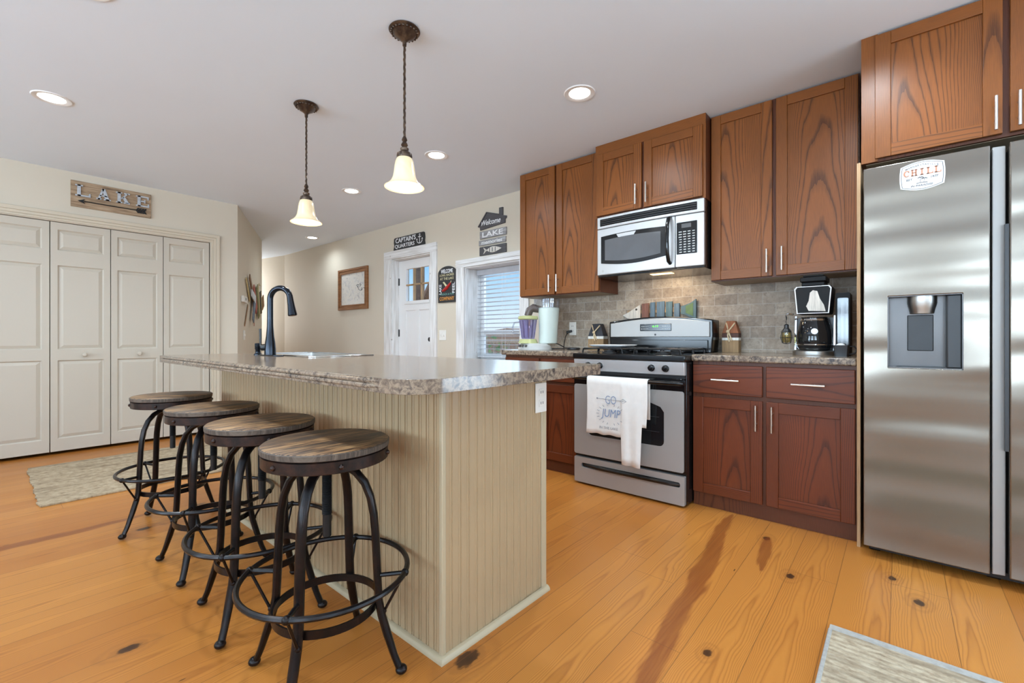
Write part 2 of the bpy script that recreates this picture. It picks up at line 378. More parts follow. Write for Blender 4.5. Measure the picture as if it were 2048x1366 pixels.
M['blueink'] = plain('blue_ink', (128, 146, 176), 0.8); M['greyink'] = plain('pale_grey_ink', (150, 152, 158), 0.8)
M['towel'] = plain('white_cotton', (232, 229, 224), 0.9, 0, 0.03, 30)
M['plate'] = plain('switch_plate_plastic', (234, 230, 222), 0.35, 0, 0.02)
M['oakframe'] = barn('brown_frame_wood', (112, 72, 38), (140, 92, 52), (166, 114, 70), 'x', 80)
def map_mat():
    k = N('printed_chart'); n = k.noise(k.obj(), 14, 6, 0.7, 1.0); n2 = k.noise(k.obj(), 40, 3)
    col = k.ramp(n, [(0.35, L((224, 214, 202))), (0.52, L((226, 220, 210))), (0.6, L((206, 200, 196)))])
    return k.fin(k.mix(k.ramp(n2, [(0.62, G3(0)), (0.68, G3(0.5))]), col, L((170, 164, 166))), 0.5)
M['chart'] = map_mat()
M['pgreen'] = plain('pale_green_plastic', (206, 216, 208), 0.3, 0, 0.02); M['lime'] = plain('lime_plastic', (182, 184, 128), 0.35, 0, 0.03)
M['lgrey'] = plain('light_grey_plastic', (188, 188, 184), 0.35); M['taupe'] = plain('dark_taupe_plastic', (84, 72, 68), 0.3)
M['rope'] = plain('natural_rope', (206, 182, 146), 0.9, 0, 0.12, 80)
for nm, c in dict(paddle_brown=(126, 92, 62), paddle_white=(206, 208, 210), paddle_blue=(112, 122, 136), paddle_red=(170, 88, 74), paddle_green=(122, 118, 78),
                  paddle_dark=(72, 66, 58), paddle_tan=(146, 110, 76), paddle_pale=(196, 176, 128), fish_blue=(92, 114, 132), fish_teal=(82, 108, 118),
                  fish_rust=(122, 84, 72), fish_wood=(178, 148, 112), fish_white=(214, 208, 198), buoy_tan=(148, 118, 82), buoy_brown=(146, 86, 52),
                  buoy_dark=(78, 46, 36), buoy_white=(216, 212, 204), buoy_black=(44, 44, 50), porch_wood=(158, 124, 98), porch_pale=(196, 178, 156), ground=(176, 140, 112)).items():
    M[nm] = barn(nm, [v * 0.82 for v in c], c, [min(255, v * 1.12) for v in c], 'z', 60)
M['fish_green'] = plain('fish_green', (92, 118, 78), 0.6, 0, 0.15, 20)
M['leaf'] = plain('shrub_leaf', (96, 140, 62), 0.6, 0, 0.3, 12)
M['blind'] = plain('white_faux_wood', (196, 197, 202), 0.45)

# ------------------------------------------------------------------ geometry helpers
class G:
    def __init__(s): s.bm = bmesh.new(); s.mi = 0
    def _set(s, faces):
        for f in faces: f.material_index = s.mi
    def box(s, x0, x1, y0, y1, z0, z1):
        x0, x1 = min(x0, x1), max(x0, x1); y0, y1 = min(y0, y1), max(y0, y1); z0, z1 = min(z0, z1), max(z0, z1)
        v = [s.bm.verts.new((x, y, z)) for x in (x0, x1) for y in (y0, y1) for z in (z0, z1)]
        fs = [s.bm.faces.new([v[i] for i in q]) for q in ((0, 1, 3, 2), (4, 6, 7, 5), (0, 4, 5, 1), (2, 3, 7, 6), (0, 2, 6, 4), (1, 5, 7, 3))]
        s._set(fs); return s
    def rings(s, rings, closed=False, caps=True):
        vs = [[s.bm.verts.new(p) for p in r] for r in rings]; n = len(vs[0]); fs = []
        m = len(vs)
        for i in range(m if closed else m - 1):
            a, b = vs[i], vs[(i + 1) % m]
            for j in range(n):
                try: fs.append(s.bm.faces.new((a[j], a[(j + 1) % n], b[(j + 1) % n], b[j])))
                except ValueError: pass
        if caps and not closed:
            for r in (vs[0][::-1], vs[-1]):
                try: fs.append(s.bm.faces.new(r))
                except ValueError: pass
        s._set(fs); return s
    def tube(s, pts, r, seg=10, closed=False, flat=None, up=None):
        pts = [Vector(p) for p in pts]; n = len(pts); rs = r if isinstance(r, (list, tuple)) else [r] * n
        def tan(i):
            a = pts[(i - 1) % n] if (closed or i > 0) else pts[i]; b = pts[(i + 1) % n] if (closed or i < n - 1) else pts[i]
            return (b - a).normalized()
        t0 = tan(0); ref = Vector(up) if up else (Vector((0, 0, 1)) if abs(t0.z) < 0.9 else Vector((1, 0, 0)))
        u = (ref - t0 * ref.dot(t0)).normalized(); out = []
        for i in range(n):
            t = tan(i)
            u = (u - t * u.dot(t)).normalized(); w = t.cross(u)
            out.append([pts[i] + (u * math.cos(2 * math.pi * k / seg) * (flat or 1.0) + w * math.sin(2 * math.pi * k / seg)) * rs[i] for k in range(seg)])
        return s.rings(out, closed)
    def lathe(s, prof, c=(0, 0, 0), seg=28, axis='z', sy=1.0):
        out = []
        for r, h in prof:
            r = max(r, 1e-4); ring = []
            for k in range(seg):
                a = 2 * math.pi * k / seg; p, q = r * math.cos(a), r * math.sin(a) * sy
                ring.append({'z': (c[0] + p, c[1] + q, c[2] + h), 'x': (c[0] + h, c[1] + p, c[2] + q), 'y': (c[0] + q, c[1] + h, c[2] + p)}[axis])
            out.append(ring)
        return s.rings(out)
    def ball(s, c, r, sx=1, sy=1, sz=1, seg=14):
        m = 8
        return s.rings([[(c[0] + r * sx * math.sin(math.pi * (i + .02) / (m + .04)) * math.cos(2 * math.pi * k / seg), c[1] + r * sy * math.sin(math.pi * (i + .02) / (m + .04)) * math.sin(2 * math.pi * k / seg), c[2] - r * sz * math.cos(math.pi * (i + .02) / (m + .04))) for k in range(seg)] for i in range(m + 1)])
    def prism(s, outer, d0, d1, plane='yz', holes=()):
        """polygon in a plane, thickened along the third axis between d0 and d1"""
        mk = {'yz': lambda p, d: (d, p[0], p[1]), 'xz': lambda p, d: (p[0], d, p[1]), 'xy': lambda p, d: (p[0], p[1], d)}[plane]
        loops = [outer] + list(holes); all_e = []; vs0 = []
        for lp in loops:
            v = [s.bm.verts.new(mk(p, d0)) for p in lp]; vs0.append(v)
            all_e += [s.bm.edges.new((v[i], v[(i + 1) % len(v)])) for i in range(len(v))]
        if holes or len(outer) > 4:
            res = bmesh.ops.triangle_fill(s.bm, edges=all_e, use_beauty=True, use_dissolve=False)
            f0 = [g for g in res['geom'] if isinstance(g, bmesh.types.BMFace)]
        else:
            f0 = [s.bm.faces.new(vs0[0])]
        s._set(f0)
        mp = {}
        for lp, v in zip(loops, vs0):
            for p, q in zip(lp, v): mp[q] = s.bm.verts.new(mk(p, d1))
        fs = []
        for f in f0:
            try: fs.append(s.bm.faces.new([mp[q] for q in reversed(f.verts[:])]))
            except (KeyError, ValueError): pass
        for v in vs0:
            for i in range(len(v)):
                a, b = v[i], v[(i + 1) % len(v)]
                try: fs.append(s.bm.faces.new((a, b, mp[b], mp[a])))
                except ValueError: pass
        s._set(fs); return s
    def text(s, body, o, right, up, w=None, h=None, depth=0.002, bold=0.0, shear=0.0, align='c'):
        """lettering fitted to width w / height h, its centre at o"""
        cu = bpy.data.curves.new('lettering', 'FONT'); cu.body = body; cu.extrude = 0.0; cu.offset = bold; cu.shear = shear; cu.resolution_u = 3
        ob = bpy.data.objects.new('lettering', cu); COL.objects.link(ob)
        bpy.context.view_layer.update()
        me = bpy.data.meshes.new_from_object(ob.evaluated_get(bpy.context.evaluated_depsgraph_get()))
        bpy.data.objects.remove(ob, do_unlink=True); bpy.data.curves.remove(cu)
        xs = [v.co.x for v in me.vertices]; ys = [v.co.y for v in me.vertices]
        x0, x1, y0, y1 = min(xs), max(xs), min(ys), max(ys)
        sx = (w / (x1 - x0)) if w else None; sy = (h / (y1 - y0)) if h else None
        sx = sx or sy; sy = sy or sx
        o, right, up = Vector(o), Vector(right).normalized(), Vector(up).normalized(); nrm = right.cross(up)
        vs = [s.bm.verts.new(o + right * ((v.co.x - (x0 + x1) / 2) * sx) + up * ((v.co.y - (y0 + y1) / 2) * sy) + nrm * depth) for v in me.vertices]
        base = [s.bm.verts.new(v.co - nrm * depth) for v in vs]; fs = []; cnt = {}
        for p in me.polygons:
            q = list(p.vertices)
            for i in range(len(q)):
                e = (min(q[i], q[(i + 1) % len(q)]), max(q[i], q[(i + 1) % len(q)])); cnt.setdefault(e, []).append((q[i], q[(i + 1) % len(q)]))
            try: fs.append(s.bm.faces.new([vs[i] for i in q]))
            except ValueError: pass
        for e, lst in cnt.items():
            if len(lst) == 1:
                a, b = lst[0]
                try: fs.append(s.bm.faces.new((vs[b], vs[a], base[a], base[b])))
                except ValueError: pass
        s._set(fs); bpy.data.meshes.remove(me); return s

WP = {}
def wpos(o):
    p = Vector((0, 0, 0))
    while o is not None: p = p + o.location; o = o.parent
    return p

def part(name, g, mats, parent=None, bevel=0.0, seg=2, smooth=35, label=None, kind=None, centre=True):
    """one mesh object; its origin goes to the middle of its own shape so that the wood grain centres on it"""
    bm = g.bm
    bmesh.ops.recalc_face_normals(bm, faces=bm.faces)
    xs = [v.co for v in bm.verts]
    if centre:
        c = Vector([(min(v[i] for v in xs) + max(v[i] for v in xs)) / 2 for i in range(3)])
        if parent is None: c.z = min(v[2] for v in xs)
    else: c = Vector((0, 0, 0))
    bmesh.ops.translate(bm, verts=bm.verts, vec=-c)
    me = bpy.data.meshes.new(name); bm.to_mesh(me); bm.free()
    for m in (mats if isinstance(mats, (list, tuple)) else [mats]): me.materials.append(M[m] if isinstance(m, str) else m)
    me.polygons.foreach_set('use_smooth', [True] * len(me.polygons)); me.set_sharp_from_angle(angle=R(smooth))
    o = bpy.data.objects.new(name, me); COL.objects.link(o)
    if parent is not None:
        o.parent = parent; o.location = c - wpos(parent)
    else: o.location = c
    if bevel:
        b = o.modifiers.new('bevel', 'BEVEL'); b.width = bevel; b.segments = seg; b.limit_method = 'ANGLE'; b.angle_limit = R(40); b.harden_normals = False
    if label: o['label'] = label
    if kind: o['kind'] = kind
    return o

def tag(o, label, cat, group=None):
    o['label'] = label; o['category'] = cat
    if group: o['group'] = group
    return o
def thing(name, label, cat, loc, group=None):
    o = bpy.data.objects.new(name, None); o.empty_display_size = 0.1; COL.objects.link(o); o.location = loc
    return tag(o, label, cat, group)
def struct(name, g, m, parent=None, **kw):
    o = part(name, g, m, parent, **kw)
    if parent is None: o['kind'] = 'structure'
    return o
def dup(root, loc, rz=0.0, label=None):
    r = root.copy(); COL.objects.link(r); r.location = loc; r.rotation_euler = (0, 0, rz)
    if label: r['label'] = label
    for ch in list(root.children):
        c = ch.copy(); COL.objects.link(c); c.parent = r
        for g in ch.children:
            d = g.copy(); COL.objects.link(d); d.parent = c
    return r
def arc(c, r, a0, a1, n=8): return [(c[0] + r * math.cos(R(a0 + (a1 - a0) * i / n)), c[1] + r * math.sin(R(a0 + (a1 - a0) * i / n))) for i in range(n + 1)]
def rrect(y0, y1, z0, z1, r, n=5):
    y0, y1 = min(y0, y1), max(y0, y1)
    return arc((y1 - r, z1 - r), r, 0, 90, n) + arc((y0 + r, z1 - r), r, 90, 180, n) + arc((y0 + r, z0 + r), r, 180, 270, n) + arc((y1 - r, z0 + r), r, 270, 360, n)

# ------------------------------------------------------------------ the setting
g = G(); g.box(XL - 0.2, 4.0, YB - 0.2, 9.6, -0.1, 0.0); struct('floor', g, 'floor', centre=False)
g = G(); g.box(XL - 0.2, 3.7, YB - 0.2, 9.6, H, H + 0.1); struct('ceiling', g, 'ceil')
WD0, WD1, WW0, WW1 = 4.156, 4.935, 2.80, 3.588     # door and window openings in the kitchen wall
WT = 3.66
g = G()
g.box(WA, WT, YB, -2.9, 0, H); g.box(WA, WT, -2.9, -1.1, 2.1, H); g.box(WA, WT, -1.1, WW0, 0, H); g.box(WA, WT, WW0, WW1, 0, 0.74); g.box(WA, WT, WW0, WW1, 1.765, H)
g.box(WA, WT, WW1, WD0, 0, H); g.box(WA, WT, WD0, WD1, 2.0, H); g.box(WA, WT, WD1, 8.15, 0, H)
g.prism([(WA, 8.15), (WT, 8.15), (WT, 9.4), (3.26, 9.4), (3.28, 8.85)], 0, H, 'xy')
struct('wall_right', g, 'wall')
g = G()
for y_ in (-2.9, -2.0, -1.1): g.box(3.52, 3.57, y_ - 0.04, y_ + 0.04, 0.02, 2.1)
for z_ in (0.06, 2.06): g.box(3.52, 3.57, -2.9, -1.1, z_ - 0.04, z_ + 0.04)
o = struct('door_6', g, 'white')
g = G(); g.box(3.54, 3.545, -2.88, -1.12, 0.1, 2.02); part('pane', g, 'glass', o)
g = G()
g.box(XL, -0.038, YC, YC + 0.12, 0, H); g.box(-0.038, 1.525, YC, YC + 0.12, 1.992, H)
g.prism([(1.525, YC), (1.78, YC), (1.66, YC + 0.12), (1.525, YC + 0.12)], 0, H, 'xy')
g.box(-0.3, 1.5, YC + 0.66, YC + 0.7, 0, H); g.box(-0.34, -0.3, YC + 0.12, YC + 0.7, 0, H); g.box(1.5, 1.54, YC + 0.121, YC + 0.7, 0, H)
struct('wall_far', g, 'wall')
dv = Vector((0.457, 0.889)).normalized(); HW = 2.06
p0 = Vector((1.78, YC)); p1 = p0 + dv * HW
g = G(); poly = [tuple(p0), tuple(p0 + dv * (HW - 0.12))]
c0 = p0 + dv * (HW - 0.12)
for i in range(1, 9):
    a = i / 8; ang = math.atan2(dv.y, dv.x) + R(60) * a
    c0 = c0 + Vector((math.cos(ang), math.sin(ang))) * 0.035; poly.append(tuple(c0))
poly += [(poly[-1][0] - 0.05, 9.4), (1.5, 9.4), (1.5, YC + 0.13), (1.66, YC + 0.121)]
g.prism(poly, 0, H, 'xy'); struct('wall_hall', g, 'wall', smooth=30)
g = G(); g.box(1.4, 3.7, 9.4, 9.52, 0, H); struct('wall_end', g, 'wall')
g = G(); y = YB
for a, b in WIN_LEFT: g.box(XL - 0.14, XL, y, a, 0, H); g.box(XL - 0.14, XL, a, b, 0, 0.75); g.box(XL - 0.14, XL, a, b, 2.15, H); y = b
g.box(XL - 0.14, XL, y, YC + 0.1, 0, H); struct('wall_left', g, 'wall')
g = G(); x = XL
for a, b in WIN_BACK: g.box(x, a, YB - 0.14, YB, 0, H); g.box(a, b, YB - 0.14, YB, 0, 0.75); g.box(a, b, YB - 0.14, YB, 2.15, H); x = b
g.box(x, WT, YB - 0.14, YB, 0, H); struct('wall_back', g, 'wall')
k = 2
for a, b in WIN_LEFT:
    g = G(); w = 0.05
    for t in (a, (a + b) / 2, b): g.box(XL - 0.1, XL - 0.05, t - w, t + w, 0.75, 2.15)
    for z in (0.75, 1.45, 2.15): g.box(XL - 0.1, XL - 0.05, a, b, z - w, z + w)
    o = struct('window_%d' % k, g, 'white'); k += 1
    g = G(); g.box(XL - 0.08, XL - 0.075, a, b, 0.75, 2.15); part('pane', g, 'glass', o)
for a, b in WIN_BACK:
    g = G(); w = 0.05
    for t in (a, (a + b) / 2, b): g.box(t - w, t + w, YB - 0.1, YB - 0.05, 0.75, 2.15)
    for z in (0.75, 1.45, 2.15): g.box(a, b, YB - 0.1, YB - 0.05, z - w, z + w)
    o = struct('window_%d' % k, g, 'white'); k += 1
    g = G(); g.box(a, b, YB - 0.08, YB - 0.075, 0.75, 2.15); part('pane', g, 'glass', o)

# closet: moulded casing and four bifold leaves
def casing_profile(g, x0, x1, z1, w=0.075, y=YC):
    for i, (a, b, d) in enumerate(((0.0, 0.020, 0.012), (0.020, 0.044, 0.017), (0.044, 0.075, 0.023))):
        g.prism([(x0 - a, 0), (x0 - a, z1 + a), (x1 + a, z1 + a), (x1 + a, 0), (x1 + b, 0), (x1 + b, z1 + b), (x0 - b, z1 + b), (x0 - b, 0)], y - d, y, 'xz')
g = G(); casing_profile(g, -0.043, 1.53, 1.998); struct('trim_1', g, 'casing', bevel=0.003)
g = G(); g.box(-0.036, 1.523, YC + 0.06, YC + 0.1, 1.985, 1.9915); struct('trim_4', g, 'blackp')
leaf_x = [-0.035, 0.354, 0.743, 1.131, 1.519]
for i in range(4):
    a, b = leaf_x[i] + 0.0025, leaf_x[i + 1] - 0.0025; st = 0.045
    yf, yb = YC + 0.012, YC + 0.046
    zs = [(0.135, 0.805), (0.90, 1.62), (1.75, 1.925)]
    holes = [[(a + st, z0), (b - st, z0), (b - st, z1), (a + st, z1)] for z0, z1 in zs]
    g = G(); g.prism([(a, 0.028), (b, 0.028), (b, 1.987), (a, 1.987)], yf, yb, 'xz', holes)
    for (z0, z1) in zs:   # raised panels with a sloped field
        A = (a + st - 0.002, b - st + 0.002, z0 - 0.002, z1 + 0.002); B = (a + st + 0.008, b - st - 0.008, z0 + 0.008, z1 - 0.008); C = (B[0] + 0.026, B[1] - 0.026, B[2] + 0.026, B[3] - 0.026)
        rect = lambda q, yy: [(q[0], yy, q[2]), (q[1], yy, q[2]), (q[1], yy, q[3]), (q[0], yy, q[3])]
        g.rings([rect(A, yf + 0.004), rect(B, yf + 0.013), rect(C, yf + 0.004)], caps=False)
        vs = [g.bm.verts.new(p) for p in rect(C, yf + 0.004)]; g.bm.faces.new(vs)
    o = struct('door_%d' % (i + 2), g, 'door', smooth=20, bevel=0.0012, seg=1)
    if i in (1, 2):
        kx = 0.567 if i == 1 else 0.946
        g = G(); g.lathe([(0.0, -0.034), (0.012, -0.033), (0.0185, -0.026), (0.0185, -0.02), (0.010, -0.012), (0.008, 0.0)], (kx, yf, 0.85), 20, 'y'); part('knob', g, 'door', o)

# exterior door in its whitewashed casing
g = G(); yo0, yo1 = 4.048, 5.095
g.box(WA - 0.022, WA, yo0, WD0 + 0.005, 0, 2.0); g.box(WA - 0.022, WA, WD1 - 0.005, yo1, 0, 2.0); g.mi = 1; g.box(WA - 0.024, WA, yo0, yo1, 2.0, 2.105)
g.mi = 0; g.box(WA, 3.52, WD1 - 0.012, WD1, 0, 2.0); g.box(WA, 3.52, WD0, WD0 + 0.012, 0, 2.0); g.mi = 1; g.box(WA, 3.52, WD0, WD1, 1.988, 2.0)
struct('trim_2', g, ['wash', 'washh'], bevel=0.002)
g = G(); dx0, dx1 = 3.49, 3.53; ya, yb_ = WD0 + 0.014, WD1 - 0.014
gy0, gy1 = ya + 0.145, yb_ - 0.145
pan = [[(gy1, 0.25), (gy1, 1.345), (gy1 - 0.195, 1.345), (gy1 - 0.195, 0.25)], [(gy0, 0.25), (gy0, 1.345), (gy0 + 0.195, 1.345), (gy0 + 0.195, 0.25)]]
g.prism([(ya, 0.01), (yb_, 0.01), (yb_, 1.985), (ya, 1.985)], dx0, dx1, 'yz', [[(gy0, 1.465), (gy1, 1.465), (gy1, 1.872), (gy0, 1.872)]] + pan)
for q in pan: g.box(dx0 + 0.012, dx1 - 0.01, q[0][0], q[2][0], 0.25, 1.345)
g.box(dx0 - 0.012, dx0, gy0 - 0.02, gy1 + 0.02, 1.425, 1.462)
D1 = struct('door_1', g, 'white', bevel=0.0015, seg=1)
g = G(); w3 = (gy1 - gy0) / 3
for i in (1, 2): g.box(dx0 + 0.004, dx1 - 0.004, gy0 + w3 * i - 0.009, gy0 + w3 * i + 0.009, 1.465, 1.872)
g.box(dx0 + 0.004, dx1 - 0.004, gy0, gy1, 1.66, 1.678); part('muntin', g, 'fish_wood', D1)
g = G(); g.box(dx0 + 0.018, dx0 + 0.022, gy0, gy1, 1.465, 1.872); part('pane', g, 'glass', D1)
for z in (0.35, 1.06, 1.72):
    g = G(); g.box(dx0 - 0.003, dx0 + 0.004, WD1 - 0.03, WD1 - 0.012, z - 0.045, z + 0.045); g.lathe([(0.006, -0.047), (0.006, 0.047)], (dx0 - 0.004, WD1 - 0.013, z), 8); part('hinge', g, 'blackp', D1)
g = G(); g.lathe([(0.0, -0.06), (0.026, -0.055), (0.028, -0.04), (0.012, -0.025), (0.026, -0.006), (0.026, 0)], (dx0, ya + 0.07, 0.98), 16, 'x'); part('door_knob', g, 'blackp', D1)

# kitchen window: casing, deep reveal, sashes
g = G(); c0_, c1_ = WW0 - 0.0, WW1
g.box(WA - 0.022, WA, 2.69, WW0 + 0.002, 0.90, 1.765); g.box(WA - 0.022, WA, WW1 - 0.002, 3.71, 0.62, 1.765)
g.mi = 1; g.box(WA - 0.024, WA, 2.60, 3.715, 1.765, 1.85); g.box(WA - 0.03, WA, 2.60, 3.72, 1.80, 1.806)
g.box(WA, WT, WW0, WW1, 1.752, 1.765); g.box(WA - 0.03, WT, WW0, WW1, 0.74, 0.765); g.mi = 0
g.box(WA, WT, WW1 - 0.012, WW1, 0.765, 1.752); g.box(WA, WT, WW0, WW0 + 0.012, 0.765, 1.752)
struct('trim_3', g, ['wash', 'washh'], bevel=0.002)
g = G(); a, b = WW0 + 0.012, WW1 - 0.012
for y_ in ((a, a + 0.05), (b - 0.05, b)): g.box(3.635, 3.665, y_[0], y_[1], 0.765, 1.752)
for z_ in ((0.765, 0.82), (1.035, 1.085), (1.70, 1.752)): g.box(3.63, 3.665, a, b, z_[0], z_[1])
W1 = struct('window_1', g, 'white', bevel=0.002)
g = G(); g.box(3.645, 3.65, a, b, 0.78, 1.74); part('pane', g, 'glass', W1)

g = G(); g.box(3.378, WA - 0.0005, 0.155, 2.455, 0.9005, 1.40); g.box(3.378, WA - 0.0005, 0.94, 1.765, 1.40, 1.892); struct('wall_backsplash', g, 'tile', centre=False)
g = G(); g.box(WA - 0.014, WA, 5.10, 8.1, 0, 0.12); g.box(WA - 0.014, WA, 3.715, 4.045, 0, 0.12); struct('baseboard_right', g, 'white', bevel=0.003)
g = G(); g.box(XL, -0.12, YC - 0.014, YC, 0, 0.12); g.box(1.61, 1.775, YC - 0.014, YC, 0, 0.12); struct('baseboard_far', g, 'casing', bevel=0.003)

# ------------------------------------------------------------------ outside the kitchen wall
bl = thing('window_blind', 'white slatted blind lowered over the kitchen window', 'blind', (3.59, 3.19, 0.77))
g = G(); g.box(3.56, 3.625, WW0 + 0.02, WW1 - 0.02, 1.69, 1.75); part('headrail', g, 'blind', bl, bevel=0.004)
g = G(); z = 0.83
while z < 1.68:
    g.prism([(3.567, z + 0.003), (3.617, z - 0.003), (3.617, z - 0.0003), (3.567, z + 0.0057)], WW0 + 0.022, WW1 - 0.022, 'xz'); z += 0.0465
part('slats', g, 'blind', bl)
g = G(); g.box(3.567, 3.617, WW0 + 0.022, WW1 - 0.022, 0.785, 0.80); part('bottom_rail', g, 'blind', bl, bevel=0.003)
for y_ in (WW0 + 0.12, (WW0 + WW1) / 2, WW1 - 0.12):
    g = G(); g.tube([(3.566, y_, 0.79), (3.566, y_, 1.70)], 0.0012, 6); g.tube([(3.618, y_, 0.79), (3.618, y_, 1.70)], 0.0012, 6); part('ladder_cord', g, 'white', bl)
g = G(); g.box(3.66, 5.6, -1, 9, -0.25, -0.15); struct('porch_floor', g, 'porch_pale')
g = G(); g.box(5.6, 30, -20, 40, -1.6, -1.5); struct('ground_outside', g, 'ground')
pf_ = thing('log_porch', 'log porch of posts, beam and curved brace outside the door', 'porch', (5.35, 5.0, -0.15))
g = G(); g.tube([(5.35, 6.9, -0.15), (5.35, 6.9, 2.6)], 0.10, 12); part('post', g, 'porch_wood', pf_)
g = G(); g.tube([(5.35, 6.85, 1.55), (5.35, 6.55, 1.95), (5.35, 6.05, 2.35), (5.35, 5.4, 2.62)], 0.075, 10); part('brace', g, 'porch_wood', pf_)
g = G(); g.tube([(5.35, 0, 2.7), (5.35, 8.5, 2.7)], 0.1, 10); part('beam', g, 'porch_wood', pf_)
g = G(); g.tube([(5.25, 2.9, -0.15), (5.25, 2.9, 2.65)], 0.05, 10); part('post', g, 'porch_pale', pf_)
rl = thing('porch_railing', 'pale wooden porch railing seen through the blind slats', 'railing', (5.4, 4.0, -0.15))
for z_ in (0.95, 0.12):
    g = G(); g.box(5.36, 5.44, 1.5, 6.8, z_ - 0.03, z_ + 0.03); part('rail', g, 'porch_pale', rl)
g = G()
for i in range(34): y_ = 1.6 + i * 0.155; g.box(5.385, 5.415, y_ - 0.015, y_ + 0.015, -0.15, 0.95)
part('balusters', g, 'porch_pale', rl)
for (bx, by, bz, br, nm) in ((6.6, 6.3, 0.5, 0.62, 'bright green shrub behind the porch railing'),):
    g = G(); rr = random.Random(7)
    for i in range(420):
        d = Vector((rr.gauss(0, 1), rr.gauss(0, 1), rr.gauss(0, 1))).normalized() * br * rr.uniform(0.5, 1.0); p = Vector((bx, by, bz)) + d
        u = Vector((rr.gauss(0, 1), rr.gauss(0, 1), rr.gauss(0, 1))).normalized(); w = u.orthogonal().normalized(); l = rr.uniform(0.04, 0.09)
        vs = [g.bm.verts.new(p + u * l), g.bm.verts.new(p + w * l * 0.45), g.bm.verts.new(p - u * l), g.bm.verts.new(p - w * l * 0.45)]; g.bm.faces.new(vs)
    g.tube([(bx, by, -1.5), (bx, by, bz)], 0.03, 6)
    tag(part('shrub', g, 'leaf'), nm, 'shrub')
g = G(); rr = random.Random(3)
hill = [(-12, -1.5)] + [(-12 + i * 1.2, 1.15 + 0.5 * math.sin(i * 0.7) + rr.uniform(-0.12, 0.12)) for i in range(50)] + [(47, -1.5)]
g.prism(hill, 26, 34, 'yz'); struct('far_shore', g, 'porch_wood')

# ------------------------------------------------------------------ island
def bead_profile(L_, pitch=0.0375, dp=0.0070):
    pts = []; s_ = 0.028
    while s_ < L_ - 0.006:
        pts += [(s_, 0.0), (s_ + 0.0022, dp), (s_ + 0.0046, 0.0010), (s_ + 0.0078, -0.0004), (s_ + 0.0110, 0.0010), (s_ + 0.0134, dp), (s_ + 0.0156, 0.0)]
        s_ += pitch
    return [(0.0, 0.0)] + [p for p in pts if p[0] < L_] + [(L_, 0.0)]
IX0, IX1, IY0, IY1 = 0.918, 1.452, 1.070, 3.075
isl = thing('kitchen_island', 'cream beadboard kitchen island with four stools along its side', 'kitchen island', (1.18, 2.07, 0))
g = G(); g.box(IX0 + 0.012, IX1, IY0 + 0.012, IY1, 0.0, 0.69)
g.prism([(IX0 + 0.012, IY0 + 0.012), (IX1, IY0 + 0.012), (IX1, IY1), (IX0 + 0.012, IY1)], 0.69, 0.862, 'xy', [[(1.08, 2.28), (1.445, 2.28), (1.445, 3.02), (1.08, 3.02)]]); part('carcass', g, 'bead', isl)
pf = bead_profile(IY1 - IY0)
g = G(); g.prism([(IX0 + d, IY0 + s_) for s_, d in pf] + [(IX0 + 0.012, IY1), (IX0 + 0.012, IY0)], 0.0, 0.862, 'xy'); part('side_panel', g, 'bead', isl, smooth=20)
pf = bead_profile(IX1 - IX0 - 0.03, 0.0375, 0.0026)
g = G(); g.prism([(IX0 + 0.0002 + s_, IY0 + d) for s_, d in pf] + [(IX1 - 0.029, IY0 + 0.012), (IX0 + 0.0002, IY0 + 0.012)], 0.0, 0.862, 'xy'); part('end_panel', g, 'bead', isl, smooth=20)
g = G(); g.box(IX1 - 0.028, IX1 + 0.004, IY0 - 0.004, IY0 + 0.02, 0, 0.862); part('corner_trim', g, 'beadtrim', isl, bevel=0.003)
g = G(); g.box(IX0 - 0.0025, IX0 + 0.014, IY0 - 0.0025, IY0 + 0.014, 0, 0.862); part('corner_bead', g, 'beadtrim', isl, bevel=0.003)
qr = [(0, 0)] + arc((0, 0), 0.018, 0, 90, 6)
g = G(); rings = []
for x_, y_, sx, sy in ((IX0, IY1, -1, 0), (IX0, IY0, -1, -1), (IX1 + 0.004, IY0 - 0.004, 0, -1)):
    rings.append([(x_ + sx * p, y_ + sy * p, q) for p, q in qr])
g.rings(rings); part('base_moulding', g, 'beadtrim', isl)
for i in range(3):   # doors on the cook's side
    a = IY0 + 0.06 + i * 0.66; g = G(); g.box(IX1, IX1 + 0.02, a, a + 0.62, 0.10, 0.66); part('door', g, 'oakb_v', isl, bevel=0.003)
    g = G(); g.box(IX1, IX1 + 0.02, a, a + 0.62, 0.69, 0.84); part('drawer', g, 'oakb_h', isl, bevel=0.003)

sx0, sx1, sy0, sy1 = 1.072, 1.455, 2.27, 3.03       # sink cut-out
g = G()
ot = arc((1.53 - 0.025, 0.855 + 0.025), 0.025, 0, -90, 4) + arc((0.64 + 0.10, 0.855 + 0.10), 0.10, -90, -180, 10) + arc((0.64 + 0.05, 3.22 - 0.05), 0.05, 180, 90, 4) + arc((1.53 - 0.025, 3.22 - 0.025), 0.025, 90, 0, 4)
g.prism(ot, 0.862, 0.8995, 'xy', [[(sx0 + 0.015, sy0 + 0.015), (sx1 - 0.015, sy0 + 0.015), (sx1 - 0.015, sy1 - 0.015), (sx0 + 0.015, sy1 - 0.015)]])
for zq, rq in ((0.8905, 0.006), (0.877, 0.0075)):     # rolled ogee along the seating side
    g.tube([(0.6425, 3.16, zq), (0.6405, 3.10, zq), (0.6405, 2.0, zq), (0.6405, 1.05, zq), (0.6425, 0.97, zq)], [rq * .3, rq, rq, rq, rq * .3], 10)
tag(part('countertop', g, 'lam', bevel=0.010, seg=4, centre=False), 'long mottled brown countertop on the island, one corner rounded', 'countertop')

